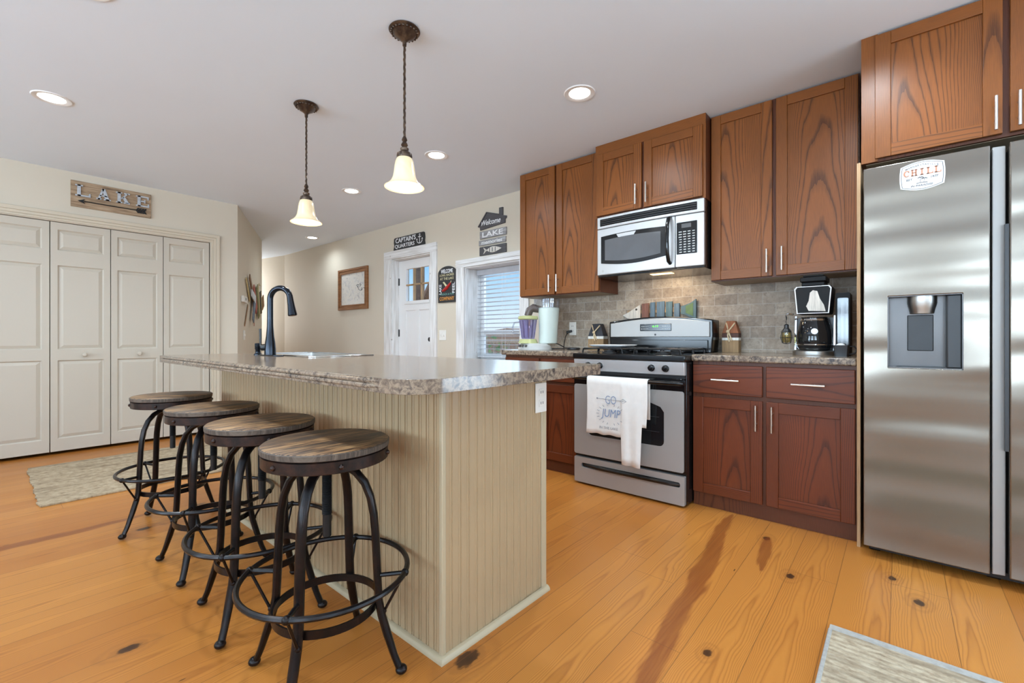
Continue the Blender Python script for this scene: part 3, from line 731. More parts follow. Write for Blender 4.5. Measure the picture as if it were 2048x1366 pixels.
sk = thing('kitchen_sink', 'stainless drop-in sink in the island countertop', 'sink', (1.245, 2.65, 0.70))
g = G(); g.prism(rrect(sx0, sx1, sy0, sy1, 0.03), 0.900, 0.9055, 'xy', [rrect(sx0 + 0.03, sx1 - 0.03, sy0 + 0.03, sy1 - 0.03, 0.03)]); part('rim', g, 'chrome', sk, bevel=0.0015)
g = G(); A = rrect(sx0 + 0.03, sx1 - 0.03, sy0 + 0.03, sy1 - 0.03, 0.03); B = rrect(sx0 + 0.05, sx1 - 0.05, sy0 + 0.05, sy1 - 0.05, 0.05)
g.rings([[(p[0], p[1], 0.9) for p in A], [(p[0], p[1], 0.73) for p in B]], caps=False); vs = [g.bm.verts.new((p[0], p[1], 0.73)) for p in B]; g.bm.faces.new(vs)
part('basin', g, 'steel', sk)
g = G(); g.lathe([(0.0, 0.001), (0.03, 0.002), (0.042, 0.003), (0.045, 0.0)], (1.245, 2.65, 0.731), 20); part('drain', g, 'chrome', sk)

fx, fy = 1.03, 2.655
fa = thing('kitchen_faucet', 'tall gooseneck gunmetal faucet standing on the island', 'faucet', (fx, fy, 0.90))
g = G(); g.prism([(p[0], p[1]) for p in rrect(fx - 0.028, fx + 0.028, fy - 0.13, fy + 0.10, 0.025)], 0.9, 0.906, 'xy'); part('deck_plate', g, 'gun', fa, bevel=0.002)
g = G(); g.lathe([(0.030, 0.004), (0.0295, 0.03), (0.026, 0.07), (0.020, 0.11), (0.0165, 0.16), (0.0158, 0.2)], (fx, fy, 0.902), 24); part('body', g, 'gun', fa)
pts = [(fx, fy, 1.10), (fx, fy, 1.205)] + [(fx + (0.062 - 0.062 * math.cos(R(a))) * 0.5, fy - (0.062 - 0.062 * math.cos(R(a))) * 0.87, 1.213 + 0.062 * math.sin(R(a))) for a in range(0, 166, 11)]
g = G(); g.tube(pts, 0.0155, 14); part('spout', g, 'gun', fa)
e = Vector(pts[-1]); d = Vector((0.09, -0.13, -1)).normalized()
g = G(); g.tube([e - d * 0.005, e + d * 0.02, e + d * 0.06, e + d * 0.105, e + d * 0.11], [0.0155, 0.0165, 0.019, 0.024, 0.020], 16); part('spray_head', g, 'gun', fa)
g = G(); hd = Vector((-0.75, 0.66, 0)); b0 = Vector((fx, fy, 0.945)); g.tube([b0 + hd * 0.015, b0 + hd * 0.045], 0.017, 14); g.tube([b0 + hd * 0.04, b0 + hd * 0.05 + Vector((0, 0, 0.01)), b0 + hd * 0.052 + Vector((0, 0, 0.105))], [0.006, 0.0055, 0.0065], 10); part('lever', g, 'blackp', fa)
g = G(); c = (1.03, 2.83, 0.8995); g.lathe([(0.021, 0), (0.021, 0.006), (0.014, 0.012), (0.013, 0.03), (0.016, 0.036), (0.0165, 0.066), (0.013, 0.069), (0.0, 0.069)], c, 18)
g.tube([(c[0], c[1], 0.955), (c[0] + 0.035, c[1] - 0.01, 0.958), (c[0] + 0.05, c[1] - 0.015, 0.950)], 0.005, 8)
tag(part('soap_dispenser', g, 'gun'), 'short dark soap pump beside the island faucet', 'soap dispenser')

def outlet(name, label, cat, y=None, x=None, c=(0, 0, 0), face='-x', rockers=0, w=0.07, h=0.115, duplex=True):
    """wall plate lying on a wall; face tells which way it looks"""
    rt = {'-x': Vector((0, -1, 0)), '-y': Vector((1, 0, 0)), 'h': Vector((-dv.x, -dv.y, 0))}[face]; up = Vector((0, 0, 1)); nr = rt.cross(up)
    if face == 'h': rt = Vector((dv.x, dv.y, 0)); nr = rt.cross(up)
    c = Vector(c); t = thing(name, label, cat, c - up * h / 2)
    def blk(g, u0, u1, v0, v1, d0, d1):
        P = [[c + rt * u + up * v + nr * d for (u, v) in ((u0, v0), (u1, v0), (u1, v1), (u0, v1))] for d in (d0, d1)]; g.rings(P)
    g = G(); blk(g, -w / 2, w / 2, -h / 2, h / 2, 0.0003, 0.005); part('cover_plate', g, 'plate', t, bevel=0.002)
    if duplex:
        for s_ in (-1, 1):
            g = G(); blk(g, -0.016, 0.016, s_ * 0.021 - 0.014, s_ * 0.021 + 0.014, 0.0052, 0.008); sk_ = part('socket', g, 'plate', t, bevel=0.001)
            g = G(); blk(g, -0.008, -0.005, s_ * 0.021 - 0.004, s_ * 0.021 + 0.006, 0.008, 0.0086); blk(g, 0.005, 0.008, s_ * 0.021 - 0.004, s_ * 0.021 + 0.006, 0.008, 0.0086); part('slot', g, 'dgrey', sk_)
    for i in range(rockers):
        u = (i - (rockers - 1) / 2) * 0.046; g = G(); blk(g, u - 0.006, u + 0.006, -0.012, 0.012, 0.005, 0.014); part('toggle', g, 'plate', t, bevel=0.001)
    return t
outlet('power_outlet', 'cream power outlet on the beadboard island end', 'outlet', c=(1.418, IY0 - 0.0015, 0.765), face='-y')

# ------------------------------------------------------------------ bar stools
def make_stool():
    t = thing('bar_stool', 'x', 'stool', (0, 0, 0), 'iron bar stools along the island')
    g = G(); g.lathe([(0.1775, 0.6905), (0.176, 0.692), (0.0, 0.692)], seg=56); g.mi = 1
    g.lathe([(0.0, 0.671), (0.174, 0.671), (0.180, 0.674), (0.181, 0.688), (0.1775, 0.6905)], seg=56); part('seat', g, ['seat', 'seatedge'], t, smooth=50)
    g = G(); g.lathe([(0.0, 0.640), (0.176, 0.636), (0.1775, 0.638), (0.1775, 0.668), (0.172, 0.671), (0.0, 0.671)], seg=56); part('seat_band', g, 'rust', t)
    for i in range(6):
        a = R(36.5 + 38 + 60 * i); g = G(); p = Vector((math.cos(a), math.sin(a), 0)); g.ball(p * 0.178 + Vector((0, 0, 0.653)), 0.0075, seg=10); part('rivet', g, 'rust', t)
    g = G(); g.tube([(0, 0, 0.405), (0, 0, 0.63)], 0.0125, 14)
    for i in range(36): g.lathe([(0.0125, 0), (0.0145, 0.0018), (0.0125, 0.0036)], (0, 0, 0.47 + i * 0.0036), 12)
    part('screw_post', g, 'blackm', t)
    g = G(); g.lathe([(0.0, 0.600), (0.03, 0.602), (0.055, 0.612), (0.09, 0.626), (0.09, 0.636), (0.0, 0.636)], seg=24); part('hub', g, 'iron', t)
    prof = [(0.226, 0.012), (0.207, 0.055), (0.185, 0.12), (0.168, 0.175), (0.160, 0.215), (0.157, 0.26), (0.153, 0.34), (0.149, 0.42), (0.144, 0.475), (0.134, 0.525), (0.116, 0.568), (0.09, 0.598), (0.06, 0.614), (0.02, 0.618)]
    for k_ in range(4):
        a = R(36.5 + 90 * k_); u = Vector((math.cos(a), math.sin(a), 0)); w = Vector((-u.y, u.x, 0))
        g = G(); g.tube([u * r_ + Vector((0, 0, z_)) for r_, z_ in prof], [0.0120] * 2 + [0.0142] * (len(prof) - 2), 10, up=u, flat=0.8); lg = part('leg', g, 'iron', t)
        g = G(); g.ball(u * 0.228 + Vector((0, 0, 0.016)), 0.0175, sz=0.75); part('foot', g, 'iron', lg)
        g = G(); bp = u * 0.235 + w * 0.012 + Vector((0, 0, 0.297)); g.ball(bp, 0.012, seg=10); g.tube([u * 0.158 + Vector((0, 0, 0.292)), bp], 0.0065, 8)
        g.tube([bp, u * 0.170 + w * 0.006 + Vector((0, 0, 0.175))], 0.0042, 8); g.ball(u * 0.172 + w * 0.006 + Vector((0, 0, 0.182)), 0.009, seg=8); part('ring_bracket', g, 'iron', t)
    g = G(); g.tube([(0.235 * math.cos(2 * math.pi * i / 56), 0.235 * math.sin(2 * math.pi * i / 56), 0.297) for i in range(56)], 0.0082, 8, closed=True); part('foot_ring', g, 'iron', t)
    g = G(); g.rings([[(rr_ * math.cos(2 * math.pi * i / 48), rr_ * math.sin(2 * math.pi * i / 48), z_) for rr_, z_ in ((0.144, 0.190), (0.150, 0.190), (0.150, 0.213), (0.144, 0.213))] for i in range(48)], closed=True); part('inner_ring', g, 'iron', t)
    return t
ST = make_stool()
spots = [(0.668, 1.305, 0, 'nearest bar stool, dark iron with round weathered plank seat'), (0.668, 1.795, R(2), 'second bar stool from the camera, round wood seat under the counter edge'),
         (0.669, 2.345, R(9), 'third bar stool from the camera, its seat overlapping two others'), (0.658, 2.98, R(-20), 'farthest bar stool, standing nearest the braided rug')]
ST.location = (spots[0][0], spots[0][1], 0); ST['label'] = spots[0][3]
for x_, y_, rz, lb in spots[1:]: dup(ST, (x_, y_, 0), rz, lb)

# ------------------------------------------------------------------ pendants and ceiling lights
def make_pendant(x, y, label, rod_end):
    t = thing('pendant_lamp', label, 'pendant light', (x, y, H), 'bronze pendants over the island')
    g = G(); g.lathe([(0.0, 0.0), (0.068, 0.0), (0.072, -0.006), (0.066, -0.012), (0.056, -0.016), (0.05, -0.024), (0.036, -0.036), (0.020, -0.046), (0.010, -0.056), (0.009, -0.075), (0.0, -0.075)], (x, y, H), 36)
    for i in range(22):
        a = 2 * math.pi * i / 22; g.ball((x + 0.060 * math.cos(a), y + 0.060 * math.sin(a), H - 0.015), 0.006, seg=6)
    part('canopy', g, 'bronze', t)
    zt = rod_end + 0.085
    g = G(); n = 40; zz = [H - 0.06 - (H - 0.06 - zt) * i / n for i in range(n + 1)]
    g.tube([(x + 0.0012 * math.cos(i * 2.1), y + 0.0012 * math.sin(i * 2.1), z_) for i, z_ in enumerate(zz)], [0.0062 if i % 2 else 0.0052 for i in range(n + 1)], 8); part('rod', g, 'bronze', t)
    g = G(); g.lathe([(0.005, 0.10), (0.010, 0.092), (0.013, 0.082), (0.008, 0.074), (0.013, 0.066), (0.016, 0.058), (0.010, 0.05), (0.020, 0.042), (0.018, 0.032), (0.022, 0.026), (0.034, 0.018), (0.036, 0.004), (0.033, -0.004), (0.0, -0.004)], (x, y, rod_end), 24); part('socket_cup', g, 'bronze', t)
    g = G(); out = [(0.030, 0.0), (0.036, -0.006), (0.042, -0.022), (0.046, -0.045), (0.049, -0.07), (0.054, -0.095), (0.064, -0.115), (0.080, -0.130), (0.092, -0.138)]
    inn = [(0.091, -0.140), (0.078, -0.134), (0.061, -0.119), (0.051, -0.098), (0.046, -0.07), (0.043, -0.045), (0.038, -0.022), (0.028, -0.004)]
    g.lathe(out + inn, (x, y, rod_end), 40); part('lamp_shade', g, 'shade', t)
    g = G(); g.ball((x, y, rod_end - 0.055), 0.022, sz=1.5); part('bulb', g, 'bulb', t)
    l = bpy.data.lights.new('pendant_glow', 'POINT'); l.energy = 2.5; l.color = (1.0, 0.82, 0.58); l.shadow_soft_size = 0.03
    lo = bpy.data.objects.new('pendant_glow', l); COL.objects.link(lo); lo.location = (x, y, rod_end - 0.12)
make_pendant(1.275, 1.755, 'nearer bronze pendant with cream bell shade above the island', 1.842)
make_pendant(1.292, 2.785, 'farther bronze pendant with cream bell shade above the faucet', 1.852)
def downlight(x, y, label, power):
    t = thing('recessed_light', label, 'ceiling light', (x, y, H - 0.004), 'recessed ceiling lights')
    g = G(); g.lathe([(0.062, -0.001), (0.068, -0.004), (0.088, -0.005), (0.092, 0.0), (0.062, 0.0)], (x, y, H), 40); part('trim_ring', g, 'white', t)
    g = G(); g.lathe([(0.0, -0.003), (0.060, -0.003), (0.062, -0.0005), (0.0, -0.0005)], (x, y, H), 32); part('lens', g, 'lamp', t)
    l = bpy.data.lights.new('downlight', 'SPOT'); l.energy = power; l.spot_size = R(160); l.spot_blend = 0.9; l.color = LAMP; l.shadow_soft_size = 0.05
    o = bpy.data.objects.new('downlight', l); COL.objects.link(o); o.location = (x, y, H - 0.02)
for x_, y_, lb, pw in ((2.276, 1.426, 'recessed ceiling light in front of the microwave cabinets', 46), (2.315, 2.769, 'recessed ceiling light right of the nearer pendant shade', 46),
                       (2.337, 4.077, 'recessed ceiling light between the two pendant lamps', 46), (3.06, 6.41, 'farthest recessed ceiling light, in the hall', 19),
                       (0.259, 3.864, 'recessed ceiling light at the left, in front of the closet', 46), (0.26, 2.52, 'recessed ceiling light at the top left edge of the picture', 46),
                       (0.26, 1.18, 'recessed ceiling light over the near stools', 46), (2.28, 0.10, 'recessed ceiling light in front of the refrigerator', 46)):
    downlight(x_, y_, lb, pw)

# ------------------------------------------------------------------ rugs
r1 = thing('area_rug', 'pale braided jute rug in front of the closet doors', 'rug', (1.0, 4.42, 0))
g = G(); n = 34; rr = random.Random(2); left = [(0.205 + rr.uniform(-0.006, 0.006) - 0.004 * (i % 2), 3.83 + 1.18 * i / n) for i in range(n + 1)]
g.prism([(1.95, 3.83), (1.95, 5.01)] + left[::-1], 0.0005, 0.011, 'xy'); part('pile', g, 'rugA', r1, bevel=0.003, seg=1)
r2 = thing('area_rug', 'pale woven sisal mat at the lower right, before the refrigerator', 'rug', (1.5, -0.7, 0))
g = G(); g.box(1.02, 1.872, -1.6, 0.172, 0.0005, 0.010); part('pile', g, 'rugB', r2)
g = G(); g.box(1.868, 1.898, -1.6, 0.18, 0.0005, 0.013); g.box(1.0, 1.87, 0.170, 0.182, 0.0005, 0.0125); part('binding', g, 'rugedge', r2, bevel=0.003)

# ------------------------------------------------------------------ cabinets
def handle(parent, xf, y, z, length=0.14, axis='z'):
    g = G(); h = length / 2; s_ = 0.038 if axis == 'z' else 0.045
    if axis == 'z':
        g.tube([(xf - 0.030, y, z - h), (xf - 0.030, y, z + h)], 0.0058, 10)
        for d in (-1, 1): g.tube([(xf, y, z + d * (h - s_)), (xf - 0.030, y, z + d * (h - s_))], 0.0045, 8)
    else:
        g.tube([(xf - 0.030, y - h, z), (xf - 0.030, y + h, z)], 0.0058, 10)
        for d in (-1, 1): g.tube([(xf, y + d * (h - s_), z), (xf - 0.030, y + d * (h - s_), z)], 0.0045, 8)
    return part('handle', g, 'nickel', parent, label='brushed nickel bar handle')
def shaker(parent, xf, y0, y1, z0, z1, v, h, st=0.058, name='door'):
    """five-piece door facing -x with a recessed flat panel"""
    y0, y1 = min(y0, y1), max(y0, y1); t = 0.02
    g = G(); g.mi = 0
    g.box(xf, xf + t, y0, y0 + st, z0, z1); g.box(xf, xf + t, y1 - st, y1, z0, z1)
    g.mi = 1; g.box(xf, xf + t, y0 + st, y1 - st, z0, z0 + st); g.box(xf, xf + t, y0 + st, y1 - st, z1 - st, z1)
    g.mi = 2; g.box(xf + 0.011, xf + t - 0.002, y0 + st - 0.002, y1 - st + 0.002, z0 + st - 0.002, z1 - st + 0.002)
    return part(name, g, [v, h, v[:-1] + 'p'], parent, bevel=0.0022)
def upper(name, label, x0, y0, y1, z0, z1, doors, top=None):
    t = thing(name, label, 'cabinet', (3.2, (y0 + y1) / 2, z0))
    g = G(); g.box(x0 + 0.022, 3.3995 if z0 > 1.85 and x0 > 2.9 else (3.3775 if x0 > 2.9 else 3.3995), y0, y1, z0, z1 - 0.001)
    part('carcass', g, ['oak_f'], t, bevel=0.001, seg=1)
    g = G(); g.box(x0 + 0.04, 3.37, y0 + 0.018, y1 - 0.018, z0 - 0.0015, z0 + 0.002); part('underside', g, 'oak_in', t)
    for (a, b, c, d, hy, hz) in doors:
        o = shaker(t, x0, a, b, c, d, 'oak_v', 'oak_h')
        handle(o, x0, hy, hz)
    return t
upper('wall_cabinet', 'tall two-door oak wall cabinet nearest the window', 3.07, 1.748, 2.545, 1.355, H, [(2.168, 2.538, 1.362, 2.43, 2.208, 1.452), (1.755, 2.150, 1.362, 2.43, 2.132, 1.450)])
rc = upper('wall_cabinet', 'short two-door oak cabinet directly above the microwave', 2.98, 0.935, 1.735, 1.893, H, [(1.365, 1.722, 1.908, 2.366, 1.398, 2.005), (0.953, 1.347, 1.908, 2.366, 1.321, 2.003)])
g = G(); g.box(2.994, 3.003, 0.936, 1.734, 2.372, H - 0.001); part('top_rail', g, 'oak_h', rc)
g = G(); g.box(2.994, 3.003, 0.936, 0.955, 1.895, 2.372); g.box(2.994, 3.003, 1.720, 1.734, 1.895, 2.372); part('face_stile', g, 'oak_v', rc)
upper('wall_cabinet', 'tall two-door oak wall cabinet above the coffee maker', 3.07, 0.160, 0.931, 1.365, H, [(0.577, 0.925, 1.372, 2.43, 0.601, 1.462), (0.166, 0.556, 1.372, 2.43, 0.522, 1.468)])
fc = upper('wall_cabinet', 'deep oak cabinet above the refrigerator', 2.74, -0.80, 0.137, 1.836, H, [(-0.328, 0.085, 1.848, 2.43, -0.306, 1.928), (-0.775, -0.349, 1.848, 2.43, -0.372, 1.928)])
g = G(); g.box(2.752, 2.763, 0.075, 0.1365, 1.8365, H - 0.001); part('face_stile', g, 'oak_v', fc)
g = G(); g.box(2.715, 3.3995, 0.1372, 0.1515, 0.0, 1.8345); 
tag(part('end_panel', g, 'oak_raw', bevel=0.001, seg=1), 'narrow raw-edged wood end panel between counter and refrigerator', 'cabinet panel')

def base_cab(label, y0, y1, doors, drawers):
    t = thing('base_cabinet', label, 'cabinet', (3.05, (y0 + y1) / 2, 0))
    g = G(); g.box(2.772, 3.3995, y0, y1, 0.085, 0.8615); part('carcass', g, 'oak_f', t)
    g = G(); g.box(2.782, 3.38, y0, y1, 0.0, 0.085); part('toe_kick', g, 'oak_f', t)
    for a, b, hy in doors:
        o = shaker(t, 2.752, a, b, 0.088, 0.651, 'oakb_v', 'oakb_h'); handle(o, 2.752, hy, 0.56)
    for a, b in drawers:
        g = G(); g.box(2.752, 2.772, a, b, 0.674, 0.842); o = part('drawer', g, 'oakb_h', t, bevel=0.003); handle(o, 2.752, (a + b) / 2, 0.757, 0.145, 'y')
    return t
base_cab('red-brown oak base cabinet right of the range, two doors and two drawers', 0.153, 0.938, [(0.564, 0.933, 0.592), (0.160, 0.545, 0.515)], [(0.564, 0.933), (0.160, 0.545)])
base_cab('red-brown oak base cabinet left of the range, behind the island', 1.718, 2.44, [(1.725, 2.07, 2.04), (2.09, 2.43, 2.12)], [(1.725, 2.07), (2.09, 2.43)])
for lb, y0, y1 in (('mottled brown countertop under the coffee maker', 0.153, 0.938), ('mottled brown countertop under the frozen drink machine', 1.712, 2.462)):
    g = G(); g.box(2.735, 3.3995, y0, y1, 0.862, 0.90); tag(part('countertop', g, 'lam', bevel=0.008, seg=3, centre=False), lb, 'countertop')

# ------------------------------------------------------------------ range
RY0, RY1 = 0.943, 1.706
rg = thing('gas_range', 'stainless gas range with black cooktop beside the island', 'range', (2.97, 1.325, 0))
g = G(); g.box(2.676, 3.30, RY0, RY1, 0.014, 0.855); part('body', g, 'black', rg, bevel=0.002)
for y_ in (RY0 + 0.04, RY1 - 0.04):
    for x_ in (2.72, 3.25):
        g = G(); g.lathe([(0.018, 0.0), (0.018, 0.008), (0.010, 0.010), (0.010, 0.016)], (x_, y_, 0), 12); part('levelling_foot', g, 'blackm', rg)
g = G(); g.box(2.636, 3.30, RY0 - 0.004, RY1 + 0.004, 0.857, 0.895); part('cooktop', g, 'black', rg, bevel=0.007, seg=3)
g = G(); g.prism([(2.644, 0.856), (2.652, 0.777), (2.68, 0.777), (2.68, 0.856)], RY0 + 0.004, RY1 - 0.004, 'xz'); part('control_panel', g, 'steelp', rg, bevel=0.003)
for y_ in (1.146, 1.058, 1.59, 1.502):
    g = G(); g.lathe([(0.0215, 0.0), (0.0215, -0.006), (0.018, -0.010), (0.0165, -0.022), (0.0, -0.024)], (2.648, y_, 0.815), 20, 'x'); g.box(2.614, 2.640, y_ - 0.0035, y_ + 0.0035, 0.800, 0.832); part('knob', g, 'black', rg, bevel=0.001, seg=1)
g = G(); g.box(2.655, 2.678, RY0 + 0.002, RY1 - 0.002, 0.757, 0.776); part('vent_slot', g, 'blackm', rg)
od = None
g = G(); g.mi = 0; g.prism(rrect(RY0 + 0.002, RY1 - 0.002, 0.205, 0.755, 0.012), 2.650, 2.676, 'yz'); od = part('oven_door', g, 'black', rg, bevel=0.004)
wy0, wy1, wz0, wz1 = 1.068, 1.590, 0.345, 0.622
wn_out = arc((wy0 + 0.03, wz0 + 0.03), 0.03, 180, 270, 4) + arc((wy1 - 0.03, wz0 + 0.03), 0.03, 270, 360, 4) + [(wy1, wz1 - 0.07)] + [(wy1 - 0.022, wz1 - 0.04)] + [(wy1 - 0.08 - (wy1 - wy0 - 0.16) * i / 8, wz1 - 0.02 + 0.02 * math.sin(math.pi * i / 8)) for i in range(9)] + [(wy0 + 0.022, wz1 - 0.04), (wy0, wz1 - 0.07)]
g = G(); g.prism(rrect(RY0 + 0.006, RY1 - 0.006, 0.208, 0.684, 0.014), 2.6455, 2.652, 'yz', [wn_out]); part('door_skin', g, 'steelr', od, bevel=0.0015)
g = G(); g.prism(wn_out, 2.648, 2.651, 'yz'); part('window', g, 'dglass', od)
g = G()
for z_ in (0.43, 0.52): g.tube([(2.6475, wy0 + 0.03, z_), (2.6475, wy1 - 0.03, z_)], 0.0012, 6)
part('rack', g, 'mgrey', od)
g = G(); g.tube([(2.650, RY0 + 0.012, 0.728), (2.622, RY0 + 0.014, 0.731), (2.606, RY0 + 0.03, 0.733)] + [(2.606, RY0 + 0.05 + (RY1 - RY0 - 0.10) * i / 6, 0.733) for i in range(7)] + [(2.606, RY1 - 0.03, 0.733), (2.622, RY1 - 0.014, 0.731), (2.650, RY1 - 0.012, 0.728)], 0.014, 12); part('door_handle', g, 'black', od)
g = G(); g.prism(rrect(RY0 + 0.004, RY1 - 0.004, 0.014, 0.186, 0.008), 2.650, 2.676, 'yz', [rrect(RY0 + 0.03, RY1 - 0.06, 0.118, 0.148, 0.012)]); dr = part('drawer', g, 'steelr', rg, bevel=0.003)
g = G(); g.box(2.664, 2.676, RY0 + 0.02, RY1 - 0.03, 0.112, 0.155); part('recess', g, 'black', dr)
g = G(); pts = [(2.668 - 0.028 * math.sin(math.pi * min(1, i / 3.0) / 2) if i < 4 else (2.64 if i < 9 else 2.668 - 0.028 * math.sin(math.pi * min(1, (12 - i) / 3.0) / 2)), RY0 + 0.02 + (RY1 - RY0 - 0.1) * i / 12, 0.134) for i in range(13)]
g.tube(pts, 0.013, 10, up=(0, 0, 1)); part('drawer_handle', g, 'black', dr)
# backguard
bx = 3.145; y0, y1 = RY0 - 0.003, RY1 + 0.003
topz = [(y0 + (y1 - y0) * i / 14, 1.122 + 0.030 * math.sin(math.pi * i / 14)) for i in range(15)]
g = G(); g.prism([(y0 + 0.008, 0.895), (y1 - 0.008, 0.895), (y1, 1.0)] + topz[::-1] + [(y0, 1.0)], bx + 0.012, 3.30, 'yz'); bgd = part('backguard', g, 'black', rg, bevel=0.008, seg=3)
g = G(); tz = [(y0 + 0.018 + (y1 - y0 - 0.036) * i / 14, 1.108 + 0.030 * math.sin(math.pi * i / 14)) for i in range(15)]
g.prism([(y0 + 0.018, 1.005), (y1 - 0.018, 1.005)] + tz[::-1], bx, bx + 0.014, 'yz'); part('fascia', g, 'steelr', bgd, bevel=0.004)
g = G(); g.box(bx - 0.003, bx + 0.01, 1.215, 1.450, 1.048, 1.100); dsp = part('display', g, 'black', bgd, bevel=0.003)
g = G(); g.text('4:19', (bx - 0.0032, 1.333, 1.082), (0, -1, 0), (0, 0, 1), w=0.045, h=0.013, depth=0.0006, bold=0.01); part('clock_digits', g, 'green', dsp)
g = G()
for i in range(5):
    for s_ in (0, 1): g.box(bx - 0.0036, bx - 0.003, 1.385 + i * 0.012, 1.391 + i * 0.012, 1.062 + s_ * 0.018, 1.066 + s_ * 0.018); g.box(bx - 0.0036, bx - 0.003, 1.228 + i * 0.012, 1.234 + i * 0.012, 1.062 + s_ * 0.018, 1.066 + s_ * 0.018)
part('buttons', g, 'lgrey', dsp)
g = G(); g.lathe([(0.007, 0.0), (0.007, -0.002), (0.0, -0.002)], (bx, 1.333, 1.022), 14, 'x'); part('badge', g, 'dgrey', bgd)
g = G(); g.box(bx + 0.002, bx + 0.014, y0 + 0.03, y1 - 0.03, 0.90, 0.985); part('lower_panel', g, 'black', bgd, bevel=0.003)
for i, (cx_, cy_) in enumerate(((2.80, 1.135), (3.02, 1.135), (2.80, 1.515), (3.02, 1.515))):
    g = G(); g.lathe([(0.0, 0.0), (0.05, 0.0), (0.048, 0.008), (0.036, 0.01), (0.036, 0.018), (0.0, 0.020)], (cx_, cy_, 0.895), 24); part('burner', g, 'blackm', rg)
    g = G(); zt = 0.928; a = 0.103
    for sx in (-1, 1):
        g.tube([(cx_ + sx * a, cy_ - 0.15, 0.897), (cx_ + sx * a, cy_ - 0.145, zt - 0.006), (cx_ + sx * a, cy_ - 0.135, zt), (cx_ + sx * a, cy_ + 0.135, zt), (cx_ + sx * a, cy_ + 0.145, zt - 0.006), (cx_ + sx * a, cy_ + 0.15, 0.897)], 0.0052, 6)
        g.tube([(cx_ + sx * a, cy_, zt), (cx_ + sx * 0.03, cy_, zt)], 0.005, 6)
    for sy in (-1, 1):
        g.tube([(cx_ - a, cy_ + sy * 0.145, zt - 0.004), (cx_ + a, cy_ + sy * 0.145, zt - 0.004)], 0.005, 6)
        g.tube([(cx_, cy_ + sy * 0.145, zt - 0.002), (cx_, cy_ + sy * 0.03, zt)], 0.005, 6)
    part('grate', g, 'blackm', rg)
g = G(); A = rrect(2.83, 3.07, 1.43, 1.70, 0.02); Bq = rrect(2.85, 3.05, 1.45, 1.68, 0.02)
g.rings([[(p[0], p[1], 0.934) for p in Bq], [(p[0], p[1], 0.946) for p in A], [(p[0], p[1], 0.949) for p in A], [(p[0], p[1], 0.940) for p in Bq]])
tag(part('serving_tray', g, 'wpaint'), 'flat white tray resting on the left stove grates', 'tray')

# towel over the oven door handle
tw = thing('dish_towel', 'white tea towel with blue lettering hung on the oven handle', 'towel', (2.61, 1.36, 0.38))
g = G(); cols = 46; ys = [1.565 - (1.565 - 1.146) * i / cols for i in range(cols + 1)]
def tlen(y):
    if y > 1.315: return 0.378 + 0.003 * math.sin(y * 60)
    if y > 1.180: return 0.212 + (1.315 - y) * -0.04
    return 0.456
rows = []
def txx(y, s_): return 2.586 - 0.008 * s_ * (0.5 + 0.5 * math.sin((y - 1.1) * 75)) * (1.4 if y < 1.32 else 0.35) - 0.006 * (1 if y < 1.318 else 0) * min(1, s_ * 3)
for i, y in enumerate(ys):
    line = [(2.628, y, 0.50), (2.627, y, 0.70), (2.624, y, 0.742), (2.614, y, 0.7485), (2.600, y, 0.7475), (2.5885, y, 0.737)]
    zb = tlen(y)
    for j in range(1, 13): s_ = j / 12; line.append((txx(y, s_), y + 0.004 * math.sin(s_ * 4 + y * 30), 0.73 - (0.73 - zb) * s_))
    rows.append(line)
vv = [[g.bm.verts.new(p) for p in ln] for ln in rows]
for i in range(cols):
    for j in range(len(rows[0]) - 1): g.bm.faces.new((vv[i][j], vv[i + 1][j], vv[i + 1][j + 1], vv[i][j + 1]))
cl = part('cloth', g, 'towel', tw, smooth=70)
sm = cl.modifiers.new('thickness', 'SOLIDIFY'); sm.thickness = 0.0022; sm.offset = 0
rt, up = (0, -1, 0), (0, 0, 1); xt = 2.5775
g = G(); g.text('GO', (xt, 1.385, 0.605), rt, up, w=0.075, h=0.052, depth=0.001, bold=-0.012); g.text('JUMP', (xt, 1.385, 0.512), rt, up, w=0.135, h=0.066, depth=0.001, bold=0.0, shear=0.15); part('lettering', g, 'blueink', tw)
g = G(); g.tube([(xt, 1.478, 0.609), (xt, 1.30, 0.604)], 0.0016, 5); g.ball((xt, 1.482, 0.609), 0.006, sx=0.2, seg=8)
for s_ in (-1, 0, 1): g.tube([(xt, 1.322, 0.604), (xt, 1.300, 0.604 + s_ * 0.014), (xt, 1.278, 0.604)], 0.001, 5)
for i in range(18):
    a = R(-75 + i * 150 / 8) if i < 9 else R(105 + (i - 9) * 150 / 8)
    p = Vector((xt, 1.385 + 0.085 * math.cos(a), 0.512 + 0.055 * math.sin(a))); d = Vector((0, math.cos(a), math.sin(a) * 0.7)); g.tube([p, p + d * 0.018], 0.0018, 5)
g.text('IN THE LAKE', (xt, 1.40, 0.425), rt, up, w=0.13, h=0.016, depth=0.001); part('line_drawing', g, 'greyink', tw)

